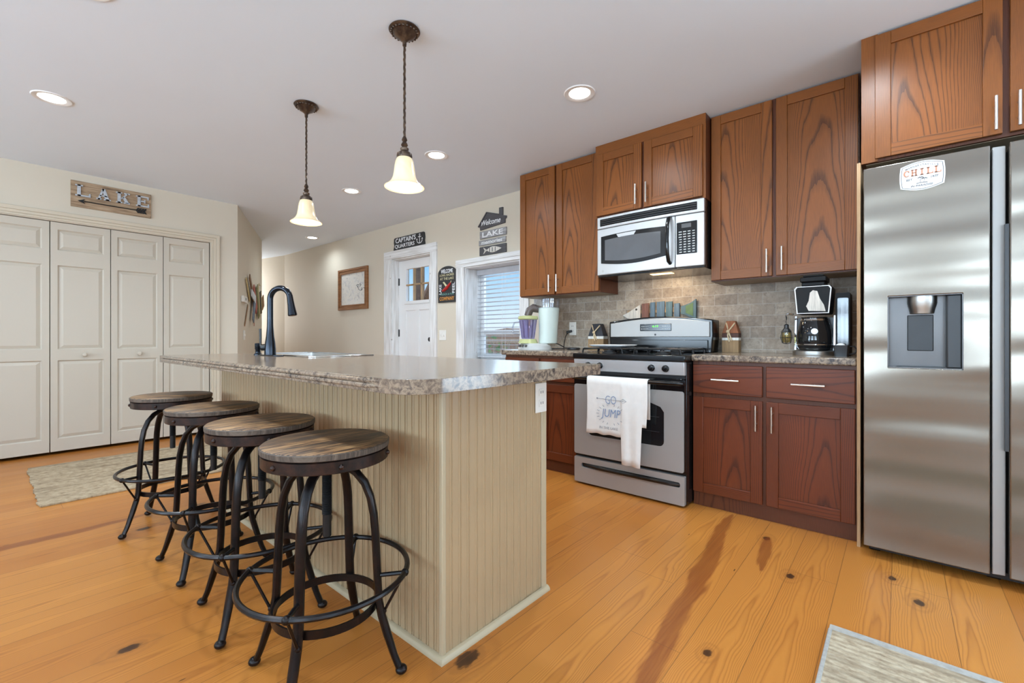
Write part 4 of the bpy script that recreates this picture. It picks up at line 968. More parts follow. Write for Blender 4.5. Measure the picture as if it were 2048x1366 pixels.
# ------------------------------------------------------------------ microwave
mw = thing('microwave', 'stainless microwave with black window mounted over the range', 'microwave', (3.15, 1.32, 1.455))
MY0, MY1, MZ0, MZ1 = 0.937, 1.706, 1.462, 1.890
g = G(); g.box(2.985, 3.377, MY0, MY1, MZ0 - 0.012, MZ1); part('case', g, 'black', mw, bevel=0.003)
def yx(y): return 2.950 + 0.018 * ((y - 1.32) / 0.385) ** 2     # gently bowed front
def face(g, y0, y1, z0, z1, dx=0.0, th=0.03, n=10, hole=None):
    ys_ = [y0 + (y1 - y0) * i / n for i in range(n + 1)]
    g.prism([(yx(y) + dx, y) for y in ys_] + [(yx(y) + dx + th, y) for y in reversed(ys_)], z0, z1, 'xy')
g = G(); face(g, MY0, MY1, 1.805, MZ1); part('vent_panel', g, 'steelp', mw, bevel=0.004)
g = G(); face(g, 0.978, 1.682, 1.822, 1.874, -0.002, 0.01); gr = part('vent_grille', g, 'black', mw, bevel=0.004)
g = G()
for i in range(3): face(g, 0.982, 1.678, 1.830 + i * 0.0145, 1.834 + i * 0.0145, -0.007, 0.01)
part('louvre', g, 'dgrey', gr)
g = G(); face(g, 1.120, MY1, MZ0, 1.801); md = part('door', g, 'steelp', mw, bevel=0.005)
n = 12; ya_, yb2 = 1.178, 1.672
wo = [(ya_ + (yb2 - ya_) * i / n, 1.745 + 0.008 * math.sin(math.pi * i / n)) for i in range(n + 1)]; wu = [(yb2 - (yb2 - ya_) * i / n, 1.548 - 0.024 * math.sin(math.pi * i / n)) for i in range(n + 1)]
def curved(g, outline, dx, th):
    f = [g.bm.verts.new((yx(y) + dx, y, z)) for y, z in outline]; b = [g.bm.verts.new((yx(y) + dx + th, y, z)) for y, z in outline]; m_ = len(f)
    g.bm.faces.new(f); g.bm.faces.new(b[::-1])
    for i in range(m_): g.bm.faces.new((f[i], f[(i + 1) % m_], b[(i + 1) % m_], b[i]))
g = G(); curved(g, wo + wu, -0.0025, 0.006); wd = part('window', g, 'black', md, bevel=0.002)
wi = [(ya_ + 0.035 + (yb2 - ya_ - 0.07) * i / n, 1.715 + 0.008 * math.sin(math.pi * i / n)) for i in range(n + 1)]; wj = [(yb2 - 0.035 - (yb2 - ya_ - 0.07) * i / n, 1.568 - 0.018 * math.sin(math.pi * i / n)) for i in range(n + 1)]
g = G(); curved(g, wi + wj, -0.004, 0.003); part('window_mesh', g, 'mglass', wd)
g = G(); g.tube([(2.955, 1.150, 1.795), (2.925, 1.150, 1.785), (2.905, 1.150, 1.74), (2.897, 1.150, 1.65), (2.905, 1.150, 1.555), (2.925, 1.150, 1.505), (2.955, 1.150, 1.494)], 0.0125, 12); part('handle', g, 'black', md)
g = G(); g.lathe([(0.009, 0.0), (0.009, -0.003), (0.0, -0.003)], (yx(1.655) + 0.001, 1.655, 1.49), 16, 'x'); g.text('GE', (yx(1.655) - 0.0022, 1.655, 1.49), rt, up, w=0.010, h=0.008, depth=0.0006); part('badge', g, 'lgrey', md)
g = G(); face(g, MY0, 1.117, MZ0, 1.801, n=4); cp = part('control_panel', g, 'steelp', mw, bevel=0.005)
g = G(); face(g, 0.978, 1.108, 1.545, 1.754, -0.003, 0.01, 4); kp = part('keypad', g, 'black', cp, bevel=0.004)
g = G(); face(g, 1.015, 1.075, 1.715, 1.742, -0.004, 0.004, 2); part('readout', g, 'mgrey', kp)
g = G()
for r_ in range(9):
    for c_ in range(4):
        yy = 0.992 + c_ * 0.027; zz = 1.555 + r_ * 0.0165; g.box(yx(yy) - 0.0042, yx(yy), yy, yy + (0.016 if r_ < 6 else 0.02), zz, zz + 0.006)
part('buttons', g, 'lgrey', kp)
g = G(); g.box(3.07, 3.13, 1.19, 1.34, MZ0 - 0.014, MZ0 - 0.0115); part('cooktop_lamp', g, 'hoodlamp', mw)
area('hood_light', (3.12, 1.27, MZ0 - 0.02), (0.35, 0, -1), 0.16, 0.06, 1.6, (1.0, 0.76, 0.48))

# ------------------------------------------------------------------ refrigerator
fr = thing('refrigerator', 'stainless side-by-side refrigerator with a dispenser', 'refrigerator', (3.0, -0.33, 0))
FX, FT = 2.62, 2.70
g = G(); g.box(FT + 0.004, 3.37, -0.788, 0.118, 0.05, 1.757); part('case', g, 'dgrey', fr, bevel=0.003)
dh = rrect(-0.203, 0.037, 0.867, 1.184, 0.004, 2)
g = G(); g.prism([(-0.279, 0.05), (0.122, 0.05), (0.122, 1.771), (-0.279, 1.771)], FX, FT, 'yz', [dh]); fd = part('freezer_door', g, 'steelf', fr, bevel=0.005, seg=3)
g = G(); g.prism([(-0.79, 0.05), (-0.332, 0.05), (-0.332, 1.771), (-0.79, 1.771)], FX, FT, 'yz'); rd = part('fridge_door', g, 'steelf', fr, bevel=0.005, seg=3)
g = G(); g.prism([(FX + 0.012, -0.286), (FX + 0.022, -0.324), (FT, -0.330), (FT, -0.286)], 0.05, 1.765, 'xy'); part('door_handle', g, 'steelr', rd, bevel=0.003)
g = G(); g.box(FX + 0.004, FX + 0.02, -0.331, -0.320, 0.55, 1.45); part('finger_pull', g, 'dgrey', rd)
# dispenser recess, built inside the door
g = G(); ya, yb_, za, zb = -0.203, 0.037, 0.867, 1.184
g.box(FT - 0.006, FT - 0.001, ya, yb_, za, zb); g.box(FX + 0.004, FT - 0.006, ya, ya + 0.003, za, zb); g.box(FX + 0.004, FT - 0.006, yb_ - 0.003, yb_, za, zb); g.box(FX + 0.004, FT - 0.006, ya, yb_, za, za + 0.004); g.box(FX + 0.004, FT - 0.006, ya, yb_, zb - 0.003, zb)
dp = part('dispenser', g, 'mgrey', fd)
g = G(); g.lathe([(0.05, 0.0), (0.05, -0.03), (0.044, -0.055), (0.04, -0.075), (0.0, -0.075)], (FT - 0.02, -0.078, zb - 0.003), 24, sy=1.0); g2 = part('nozzle_housing', g, 'steel', dp)
g = G(); g.box(FT - 0.014, FT - 0.008, -0.116, -0.030, 0.942, 1.100); part('paddle', g, 'dgrey', dp, bevel=0.004)
g = G(); g.box(FX + 0.012, FT - 0.008, ya + 0.002, ya + 0.05, za + 0.004, zb - 0.003); part('side_cheek', g, 'dgrey', dp, bevel=0.006, seg=3)
g = G(); g.box(FX + 0.03, FT - 0.03, ya + 0.06, yb_ - 0.03, za + 0.004, za + 0.008); part('drip_tray', g, 'dgrey', dp)
g = G(); g.box(FT - 0.02, FT + 0.10, -0.77, 0.10, 0.022, 0.05); part('toe_grille', g, 'blackm', fr)
for y_ in (0.085, -0.30, -0.74):
    g = G(); g.lathe([(0.022, -0.02), (0.022, 0.02)], (FT + 0.03, y_, 0.022), 14, 'y'); part('roller', g, 'blackm', fr)

mg = thing('fridge_magnet', 'white badge-shaped magnet stuck on the freezer door', 'magnet', (FX - 0.002, -0.077, 1.63))
my, mz, mw_, mh = -0.0765, 1.698, 0.072, 0.058
def badge(s_):
    pts = []
    for i in range(9): t_ = i / 8; pts.append((my + s_ * mw_ * (1 - 2 * t_) * 0.97, mz + s_ * (mh * 0.80 + 0.016 * math.sin(math.pi * t_))))
    for i in range(9): t_ = i / 8; pts.append((my - s_ * mw_ * (0.97 + 0.045 * math.sin(math.pi * t_)), mz + s_ * mh * (0.78 - 1.56 * t_)))
    for i in range(9): t_ = i / 8; pts.append((my - s_ * mw_ * (1 - 2 * t_) * 0.97, mz - s_ * (mh * 0.80 + 0.016 * math.sin(math.pi * t_))))
    for i in range(9): t_ = i / 8; pts.append((my + s_ * mw_ * (0.97 + 0.045 * math.sin(math.pi * t_)), mz - s_ * mh * (0.78 - 1.56 * t_)))
    out = []
    for p in pts:
        if not out or (abs(p[0] - out[-1][0]) + abs(p[1] - out[-1][1])) > 1e-4: out.append(p)
    return out[:-1] if abs(out[0][0] - out[-1][0]) + abs(out[0][1] - out[-1][1]) < 1e-4 else out
g = G(); g.prism(badge(1.0), FX - 0.003, FX - 0.0003, 'yz'); part('plate', g, 'magw', mg)
g = G(); g.prism(badge(0.93), FX - 0.0036, FX - 0.003, 'yz', [badge(0.905)]); part('border', g, 'ink', mg)
def slab(g, ch, cy, cz, w, h, x, d=0.002, s_=0.24, sgn=-1):
    """one slab-serif capital on a wall facing -x (sgn=-1: reading runs toward -y) or facing -y (plane xz)"""
    polys = []
    bar = s_; th = 0.13
    if ch == 'I': polys = [[(.5 - bar / 2, 0), (.5 + bar / 2, 0), (.5 + bar / 2, 1), (.5 - bar / 2, 1)], [(.2, 0), (.8, 0), (.8, th), (.2, th)], [(.2, 1 - th), (.8, 1 - th), (.8, 1), (.2, 1)]]
    if ch == 'L': polys = [[(.12, 0), (.12 + bar, 0), (.12 + bar, 1), (.12, 1)], [(0, 0), (1, 0), (1, .32), (.9, .32), (.86, th), (0, th)], [(0, 1 - th), (.5, 1 - th), (.5, 1), (0, 1)]]
    if ch == 'E': polys = [[(.12, 0), (.12 + bar, 0), (.12 + bar, 1), (.12, 1)], [(0, 0), (1, 0), (1, .32), (.9, .32), (.86, th), (0, th)], [(0, 1 - th), (.84, 1 - th), (.88, .7), (.97, .7), (.97, 1), (0, 1)], [(.3, .45), (.62, .45), (.62, .36), (.72, .36), (.72, .68), (.62, .68), (.62, .58), (.3, .58)]]
    if ch == 'H': polys = [[(.1, 0), (.1 + bar, 0), (.1 + bar, 1), (.1, 1)], [(.9 - bar, 0), (.9, 0), (.9, 1), (.9 - bar, 1)], [(.2, .44), (.8, .44), (.8, .57), (.2, .57)]] + [[(a_, b_), (a_ + .44, b_), (a_ + .44, b_ + th), (a_, b_ + th)] for a_ in (0, .56) for b_ in (0, 1 - th)]
    if ch == 'A': polys = [[(.08, 0), (.24, 0), (.56, 1), (.40, 1)], [(.64, 0), (.92, 0), (.62, 1), (.36, 1)], [(.22, .30), (.76, .30), (.76, .42), (.22, .42)], [(0, 0), (.36, 0), (.36, th), (0, th)], [(.52, 0), (1, 0), (1, th), (.52, th)]]
    if ch == 'K': polys = [[(.1, 0), (.1 + bar, 0), (.1 + bar, 1), (.1, 1)], [(.3, .40), (.46, .40), (.9, .95), (.74, .95)], [(.44, .58), (.64, .62), (.96, .05), (.68, .05)], [(0, 0), (.46, 0), (.46, th), (0, th)], [(.54, 0), (1, 0), (1, th), (.54, th)], [(0, 1 - th), (.46, 1 - th), (.46, 1), (0, 1)], [(.56, 1 - th), (1, 1 - th), (1, 1), (.56, 1)]]
    if ch == 'C': polys = [[(.52 + .5 * math.cos(R(a_)), .5 + .5 * math.sin(R(a_))) for a_ in range(40, 321, 20)] + [(.56 + .36 * math.cos(R(a_)) * .78, .5 + .37 * math.sin(R(a_))) for a_ in range(320, 39, -20)], [(.84, .62), (.94, .62), (.94, .98), (.84, .9)]]
    for p in polys:
        if sgn == -1: g.prism([(cy - (q[0] - .5) * w, cz + (q[1] - .5) * h) for q in p], x - d, x, 'yz')
        else: g.prism([(cy + (q[0] - .5) * w, cz + (q[1] - .5) * h) for q in p], x - d, x, 'xz')
g = G()
for i, ch in enumerate('CHILL'): slab(g, ch, my + 0.050 - i * 0.025, mz + 0.016, 0.021, 0.028, FX - 0.003, 0.0012)
part('large_lettering', g, 'peach', mg)
g = G(); xm = FX - 0.0031
for i, ch in enumerate('MARGARITAVILLE'):
    t_ = (i - 6.5) / 6.5; g.text(ch, (xm, my - t_ * 0.050, mz + 0.0455 - 0.010 * t_ * t_), (0, -1, -0.35 * t_), (0, -0.35 * t_, 1) if False else (0, 0, 1), h=0.0075, depth=0.0006, bold=0.005) if ch != 'I' else g.box(xm - 0.0006, xm, my - t_ * 0.050 - 0.0006, my - t_ * 0.050 + 0.0006, mz + 0.0417 - 0.010 * t_ * t_, mz + 0.0492 - 0.010 * t_ * t_)
g.text('EST.', (xm, my + 0.040, mz - 0.012), (0, -1, 0), up, w=0.022, h=0.009, depth=0.0006, bold=0.01, shear=0.2); g.text('1977', (xm, my - 0.040, mz - 0.012), (0, -1, 0), up, w=0.024, h=0.009, depth=0.0006, bold=0.01, shear=0.2)
g.text('IN PARADISE', (xm, my, mz - 0.042), (0, -1, 0), up, w=0.072, h=0.008, depth=0.0006, bold=0.006, shear=0.2)
for (py, hgt) in ((my + 0.004, 0.022), (my - 0.008, 0.016)):
    g.tube([(xm, py + 0.002, mz - 0.030), (xm, py, mz - 0.030 + hgt)], 0.0007, 5)
    for a in (20, 60, 120, 160, -10, 190): g.tube([(xm, py, mz - 0.030 + hgt), (xm, py + 0.006 * math.cos(R(a)), mz - 0.030 + hgt + 0.004 * math.sin(R(a))), (xm, py + 0.010 * math.cos(R(a)), mz - 0.032 + hgt + 0.002 * math.sin(R(a)))], 0.0009, 5)
g.tube([(xm, my + 0.018, mz - 0.032), (xm, my, mz - 0.030), (xm, my - 0.018, mz - 0.032)], 0.0012, 5); part('small_lettering', g, 'ink', mg)

# ------------------------------------------------------------------ things on the counters
CT = 0.9003
bm_ = thing('frozen_drink_machine', 'pale green frozen drink machine with lilac jar beside the window', 'drink machine', (3.08, 2.37, CT))
def oval(cx, cy, rx, ry, z, n=28): return [(cx + rx * math.cos(2 * math.pi * i / n), cy + ry * math.sin(2 * math.pi * i / n), z) for i in range(n)]
g = G(); g.rings([oval(3.07, 2.375, .125, .155, CT), oval(3.07, 2.375, .122, .15, CT + .03), oval(3.07, 2.375, .10, .125, CT + .052)]); part('base', g, 'lgrey', bm_)
g = G(); g.rings([oval(3.03, 2.415, .082, .088, CT + .052), oval(3.03, 2.415, .066, .072, CT + .088)]); part('jar_collar', g, 'lime', bm_)
g = G(); g.lathe([(0.055, .088), (0.058, .12), (0.07, .20), (0.078, .255), (0.075, .255), (0.067, .20), (0.055, .12), (0.052, .092), (0.0, .092)], (3.03, 2.415, CT), 28); jr = part('jar', g, 'purpleclear', bm_)
g = G(); g.tube([(3.0, 2.49, CT + .235), (2.99, 2.535, CT + .23), (2.985, 2.55, CT + .19), (2.985, 2.545, CT + .14), (3.0, 2.48, CT + .125)], 0.008, 8); part('jar_handle', g, 'plasticclear', jr)
for i in range(10):
    a = 2 * math.pi * i / 10; g = G() if i == 0 else g; g.tube([(3.03 + .056 * math.cos(a), 2.415 + .056 * math.sin(a), CT + .10), (3.03 + .077 * math.cos(a), 2.415 + .077 * math.sin(a), CT + .25)], 0.0035, 5)
part('rib', g, 'purpleclear', jr)
g = G(); g.lathe([(0.0, .255), (0.082, .255), (0.086, .262), (0.084, .282), (0.05, .288), (0.0, .288)], (3.03, 2.415, CT), 28); part('jar_lid', g, 'lime', bm_)
g = G(); g.rings([oval(3.14, 2.285, .085, .075, CT + .05), oval(3.14, 2.28, .088, .078, CT + .20), oval(3.14, 2.275, .095, .088, CT + .355)]); part('tower', g, 'pgreen', bm_, bevel=0.006)
g = G(); g.lathe([(0.092, 0.0), (0.096, .03), (0.096, .075), (0.098, .078), (0.0, .08), (0.0, .076), (0.09, .072), (0.088, 0.0)], (3.13, 2.29, CT + .355), 28, sy=1.25); part('ice_hopper', g, 'plasticclear', bm_)
g = G(); g.tube([(3.10, 2.33, CT + .34), (3.06, 2.385, CT + .355), (3.04, 2.405, CT + .335), (3.03, 2.42, CT + .285)], [.030, .036, .034, .030], 14); part('ice_chute', g, 'taupe', bm_)
g = G()
for yy in (2.44, 2.405, 2.37): g.tube([(2.955, yy, CT + .03), (2.938, yy, CT + .03)], 0.010, 12)
part('dial', g, 'mgrey', bm_)

outlet('power_outlet', 'white power outlet on the travertine backsplash, a plug in it', 'outlet', c=(3.3778, 2.185, 1.08))
pk = thing('charging_puck', 'flat round black charging pad on the left counter', 'charger', (3.20, 2.065, CT))
g = G(); g.lathe([(0.0, 0.0), (0.052, 0.0), (0.056, 0.004), (0.055, 0.013), (0.046, 0.017), (0.0, 0.018)], (3.20, 2.065, CT), 32); part('body', g, 'blackp', pk)
g = G(); g.tube([(3.24, 2.10, CT + .006), (3.28, 2.17, CT + .006), (3.31, 2.235, CT + .012), (3.335, 2.25, CT + .05), (3.335, 2.235, CT + .11), (3.35, 2.215, CT + .150)], 0.0035, 8); part('cord', g, 'blackp', pk)
g = G(); g.tube([(3.335, 2.225, CT + .146), (3.372, 2.192, CT + .158)], 0.011, 10); part('plug', g, 'blackp', pk)
g = G(); g.tube([(3.16, 2.235, CT + .055), (3.19, 2.21, CT + .045), (3.24, 2.19, CT + .02), (3.26, 2.20, CT + .005), (3.24, 2.24, CT + .005), (3.20, 2.30, CT + .005), (3.12, 2.22, CT + .005)], 0.0042, 8)
part('cord', g, 'blackp', bm_)

def buoy(name, label, x, y, z, w, d, h, mats, parent_h, tuck=0.55):
    t = thing(name, label, 'buoy decoration', (x, y, z))
    def blk(z0, z1, i0=0.0, i1=0.0):
        g = G(); g.rings([[(x - d / 2 + e * .3, y - w / 2 + e, q), (x + d / 2 - e * .3, y - w / 2 + e, q), (x + d / 2 - e * .3, y + w / 2 - e, q), (x - d / 2 + e * .3, y + w / 2 - e, q)] for q, e in ((z0, i0), (z1, i1))]); return g
    zz = z
    for nm, hh, m_ in mats[:-1]: part(nm, blk(zz, zz + hh), m_, t, bevel=0.001, seg=1); zz += hh
    nm, hh, m_ = mats[-1]; part(nm, blk(zz, z + h, 0.0, w * 0.24), m_, t, bevel=0.003)
    g = G(); xf = x - d / 2 - 0.004; zt = z + h
    g.tube([(xf + .012, y + w * .26, zt - .012), (xf + .002, y + w * .16, zt - .045), (xf - .004, y + .01, zt - .07), (xf + .002, y - w * .18, zt - .03), (xf + .010, y - w * .26, zt - .014)], 0.005, 8)
    g.ball((xf - .006, y + .012, zt - .072), 0.012, seg=8)
    g.tube([(xf - .004, y + .012, zt - .072), (xf - .003, y + .014, zt - .10), (xf - .002, y + .004, zt - .14)], 0.0048, 8); g.tube([(xf - .004, y + .010, zt - .072), (xf - .004, y - .004, zt - .11), (xf - .003, y - .012, zt - .132)], 0.0048, 8)
    part('rope', g, 'rope', t)
buoy('wooden_buoy', 'brown wooden buoy with white stripe beside the right end of the range', 3.315, .866, CT, .105, .065, .213, [('lower_block', .082, 'buoy_tan'), ('stripe', .018, 'buoy_white'), ('band', .03, 'buoy_dark'), ('top_block', 0, 'buoy_brown')], 0)
buoy('wooden_buoy', 'black-topped wooden buoy with rope left of the range back', 3.325, 1.905, CT, .145, .075, .215, [('lower_block', .090, 'buoy_tan'), ('stripe', .022, 'buoy_white'), ('top_block', 0, 'buoy_black')], 0)

# long painted plank fish on the backsplash above the range
fs = thing('plank_fish', 'wooden plank fish in faded blue and white above the range', 'wall decoration', (3.372, 1.41, 1.14))
def plank(name, pts, m_, x0=3.352, x1=3.366):
    g = G(); g.prism(pts, x0, x1, 'yz'); part(name, g, m_, fs, bevel=0.0015, seg=1)
zc = 1.205
plank('head', [(1.695, zc - .025), (1.655, zc - .05), (1.60, zc - .062), (1.545, zc - .066), (1.545, zc + .055), (1.59, zc + .030), (1.65, zc - .005)], 'fish_white')
for nm, a, b, lo, hi, m_ in (('plank', 1.532, 1.475, .070, .062, 'fish_rust'), ('plank', 1.462, 1.425, .072, .068, 'fish_blue'), ('plank', 1.410, 1.350, .074, .070, 'fish_blue'), ('plank', 1.338, 1.290, .068, .066, 'fish_teal'), ('plank', 1.276, 1.235, .058, .050, 'fish_blue')):
    plank(nm, [(a, zc - lo), (a, zc + hi), (b, zc + hi + .002), (b, zc - lo + .002)], m_)
plank('tail', [(1.225, zc - .030), (1.225, zc + .030), (1.20, zc + .034), (1.155, zc + .05), (1.115, zc + .078), (1.115, zc - .07), (1.16, zc - .055), (1.20, zc - .034)], 'fish_teal')
plank('tail_patch', [(1.19, zc - .022), (1.19, zc + .028), (1.135, zc + .052), (1.135, zc - .048)], 'fish_green', 3.3505, 3.353)
g = G(); g.box(3.366, 3.377, 1.14, 1.66, zc - .012, zc + .012); part('spine', g, 'fish_wood', fs)
g = G(); g.ball((3.350, 1.575, zc + .018), .008, seg=8); part('eye', g, 'paddle_dark', fs)

# coffee maker
cfx, cfy = 3.06, .362
cf = thing('coffee_maker', 'black coffee maker with round glass carafe, front of the right counter corner', 'coffee maker', (cfx, cfy, CT))
g = G(); g.lathe([(0.0, 0.0), (.103, 0.0), (.104, .004), (.104, .024), (.100, .027), (0.0, .027)], (cfx, cfy, CT), 40, sy=1.02); part('base', g, 'steel', cf)
g = G(); g.prism(rrect(cfy - .088, cfy + .088, CT + .027, CT + .215, .012), cfx + .045, cfx + .125, 'yz'); part('column', g, 'blackp', cf, bevel=0.004)
g = G(); g.lathe([(0.0, .030), (.070, .030), (.082, .045), (.085, .08), (.083, .13), (.070, .185), (.062, .205), (.064, .215), (0.0, .216)], (cfx - .01, cfy, CT), 36); cr = part('carafe', g, 'dglass', cf)
g = G(); g.lathe([(.0845, .058), (.0865, .061), (.0845, .064)], (cfx - .01, cfy, CT), 36); part('carafe_band', g, 'chrome', cr)
g = G(); g.lathe([(.066, .195), (.068, .200), (.066, .205)], (cfx - .01, cfy, CT), 36); part('carafe_band', g, 'chrome', cr)
g = G(); cd = Vector((-.76, -.10, 0)).normalized(); g.tube([Vector((cfx - .01, cfy, CT + .135)) + cd * .082, Vector((cfx - .01, cfy, CT + .135)) + cd * .0865], 0.016, 20); part('carafe_badge', g, 'galv', cr)
for s_ in (-1, 1):
    g = G(); g.prism([(cfx - .005, CT + .03), (cfx + .06, CT + .03), (cfx + .06, CT + .225), (cfx + .02, CT + .225)], cfy + s_ * .088, cfy + s_ * .097, 'xz'); part('side_post', g, 'chrome', cf)
hx = cfx - .075
def hop(s_): return [(cfy + .078 * s_ * (1.0), CT + .232 + (1 - s_) * .06), (cfy + .090 * s_, CT + .375 - (1 - s_) * .06), (cfy + .080 * s_, CT + .388 - (1 - s_) * .06), (cfy - .080 * s_, CT + .388 - (1 - s_) * .06), (cfy - .090 * s_, CT + .375 - (1 - s_) * .06), (cfy - .078 * s_, CT + .232 + (1 - s_) * .06)]
g = G(); g.prism(hop(1.0), hx, cfx + .10, 'yz'); hp = part('brew_head', g, 'blackr', cf, bevel=0.012, seg=3)
g = G(); A = hop(0.97); Bq = hop(0.90); g.prism(A, hx - .002, hx + .001, 'yz', [Bq]); part('white_edging', g, 'wpaint', hp, bevel=0.001, seg=1)
g = G(); dz = CT + .245
g.prism([(cfy - .060, dz), (cfy + .018, dz + .004), (cfy + .030, dz + .03), (cfy + .018, dz + .06), (cfy + .012, dz + .105), (cfy - .002, dz + .118), (cfy - .022, dz + .112), (cfy - .034, dz + .07), (cfy - .052, dz + .035)], hx - .0015, hx + .001, 'yz')
part('decal', g, 'fish_white', hp)
g = G(); g.box(cfx - .055, cfx + .09, cfy - .055, cfy + .055, CT + .388, CT + .412); g.box(cfx - .062, cfx + .095, cfy - .062, cfy + .062, CT + .412, CT + .44); g.box(cfx - .05, cfx + .08, cfy - .05, cfy + .05, CT + .44, CT + .452); part('lid', g, 'blackr', cf, bevel=0.006, seg=3)
g = G(); g.tube([(cfx - .06, cfy + .094, CT + .232), (cfx - .075, cfy + .115, CT + .235), (cfx - .078, cfy + .125, CT + .232)], .0055, 8); part('hook_arm', g, 'chrome', cf)
g = G(); g.prism(rrect(.198, .262, CT + .002, CT + .345, .006), cfx - .03, cfx + .125, 'yz'); tk = part('single_serve_tower', g, 'blackr', cf, bevel=0.004)
g = G(); g.prism(rrect(.203, .252, CT + .055, CT + .315, .008), cfx - .052, cfx - .029, 'yz'); part('water_tank', g, 'smoke', tk, bevel=0.008, seg=3)
for y_, w_ in ((.212, .006), (.232, .012)):
    g = G(); g.box(cfx - .0305, cfx - .0295, y_ - w_ / 2, y_ + w_ / 2, CT + .06, CT + .31); part('tank_strip', g, 'mgrey', tk)
ln = thing('lantern_ornament', 'small black caged lantern ornament hanging left of the coffee carafe', 'ornament', (cfx - .078, cfy + .125, 1.0))
lx, ly, lz = cfx - .078, cfy + .125, CT
g = G(); g.lathe([(.026, .13), (.024, .14), (.012, .155), (.012, .172), (.006, .178), (0, .178)], (lx, ly, lz), 18); part('cap', g, 'blackp', ln)
g = G(); g.lathe([(0.0, .07), (.018, .075), (.024, .095), (.022, .13), (.0, .13)], (lx, ly, lz), 18); part('globe', g, 'amberclear', ln)
g = G()
for i in range(6):
    a = 2 * math.pi * i / 6; g.tube([(lx + .026 * math.cos(a), ly + .026 * math.sin(a), lz + .132), (lx + .031 * math.cos(a), ly + .031 * math.sin(a), lz + .10), (lx + .022 * math.cos(a), ly + .022 * math.sin(a), lz + .07), (lx, ly, lz + .064)], .0016, 6)
g.tube([(lx + .031 * math.cos(2 * math.pi * i / 20), ly + .031 * math.sin(2 * math.pi * i / 20), lz + .10) for i in range(20)], .0016, 6, closed=True); part('wire_cage', g, 'blackm', ln)
g = G(); g.tube([(lx + .010 * math.cos(2 * math.pi * i / 14), ly, lz + .212 + .010 * math.sin(2 * math.pi * i / 14)) for i in range(14)], .0015, 6, closed=True)
g.tube([(lx, ly, lz + .178), (lx, ly + .003, lz + .19), (lx, ly, lz + .202), (lx, ly + .004, lz + .226), (lx, ly, lz + .232)], .0015, 6); part('hanger', g, 'blackm', ln)
mgx, mgy = 2.962, .230
mu = thing('square_mug', 'black square mug beside the coffee maker, by the refrigerator panel', 'mug', (mgx, mgy, CT))
g = G(); sq = lambda h_, z_: [(p[0], p[1], z_) for p in rrect(mgx - h_, mgx + h_, mgy - h_, mgy + h_, .008)]
g.rings([sq(.030, CT), sq(.034, CT + .06), sq(.031, CT + .06), sq(.027, CT + .008)]); part('body', g, 'blackp', mu)
g = G(); g.tube([(mgx, mgy - .033, CT + .052), (mgx, mgy - .055, CT + .054), (mgx, mgy - .066, CT + .036), (mgx, mgy - .055, CT + .016), (mgx, mgy - .031, CT + .012)], .0045, 8); part('handle', g, 'blackp', mu)
g = G(); g.ball((mgx, mgy + .004, CT + .055), .022, sz=0.7); tag(part('coffee_pod', g, 'wpaint'), 'small white pod sitting in the black square mug', 'coffee pod')

# ------------------------------------------------------------------ wall decoration
lk = thing('lake_sign', 'weathered plank sign with LAKE letters over the closet doors', 'sign', (0.754, YC - .01, 2.142))
g = G(); g.box(.478, 1.030, YC - .018, YC - .0005, 2.142, 2.368); part('board', g, 'barn', lk, bevel=0.002)
g = G()
for ch, cx_ in zip('LAKE', (.555, .690, .824, .965)): slab(g, ch, cx_, 2.286, .098, .100, YC - .018, .010, sgn=1)
part('metal_letters', g, 'galv', lk, bevel=0.001, seg=1)
g = G(); za = 2.196; g.tube([(.56, YC - .022, za), (.97, YC - .022, za)], .0045, 8)
g.prism([(.522, za), (.568, za + .020), (.556, za), (.568, za - .020)], YC - .026, YC - .018, 'xz')
for i in range(4):
    x_ = .915 + i * .018
    for s_ in (-1, 1): g.prism([(x_, za), (x_ + .014, za), (x_ + .028, za + s_ * .024), (x_ + .014, za + s_ * .024)], YC - .026, YC - .018, 'xz')
part('arrow', g, 'blackm', lk)

cq = thing('quarters_sign', 'black board reading CAPTAIN\'S QUARTERS above the white door', 'sign', (WA - .01, 4.58, 2.108))
g = G(); z0, z1 = 2.108, 2.262
g.prism([(4.262, z0), (4.272, z0 + .05), (4.266, z0 + .09), (4.275, z1 - .008), (4.288, z1), (4.86, z1), (4.878, z1 - .012), (4.882, z0 + .09), (4.872, z0 + .06), (4.890, z0)], WA - .018, WA - .0005, 'yz'); part('board', g, 'chalk', cq, bevel=0.002)
xx = WA - .0182
g = G(); g.text("CAPTAIN'S", (xx, 4.635, 2.222), rt, up, w=.41, h=.060, depth=.002, bold=.012); g.text('QUARTERS', (xx, 4.655, 2.146), rt, up, w=.40, h=.056, depth=.002, bold=.012); part('lettering', g, 'wpaint', cq)
g = G(); ay = 4.355; g.tube([(xx, ay, 2.228), (xx, ay, 2.138)], .004, 6); g.tube([(xx, ay - .028, 2.212), (xx, ay + .028, 2.212)], .004, 6)
g.tube([(xx, ay + .01 * math.cos(2 * math.pi * i / 10), 2.238 + .01 * math.sin(2 * math.pi * i / 10)) for i in range(10)], .0028, 6, closed=True)
g.tube([(xx, ay + .050 * math.cos(R(a_)), 2.172 + .038 * math.sin(R(a_))) for a_ in range(180, 361, 15)], .0042, 6)
for s_ in (-1, 1): g.prism([(ay + s_ * .062, 2.176), (ay + s_ * .038, 2.178), (ay + s_ * .052, 2.196)], xx - .003, xx, 'yz')
part('anchor', g, 'wpaint', cq)

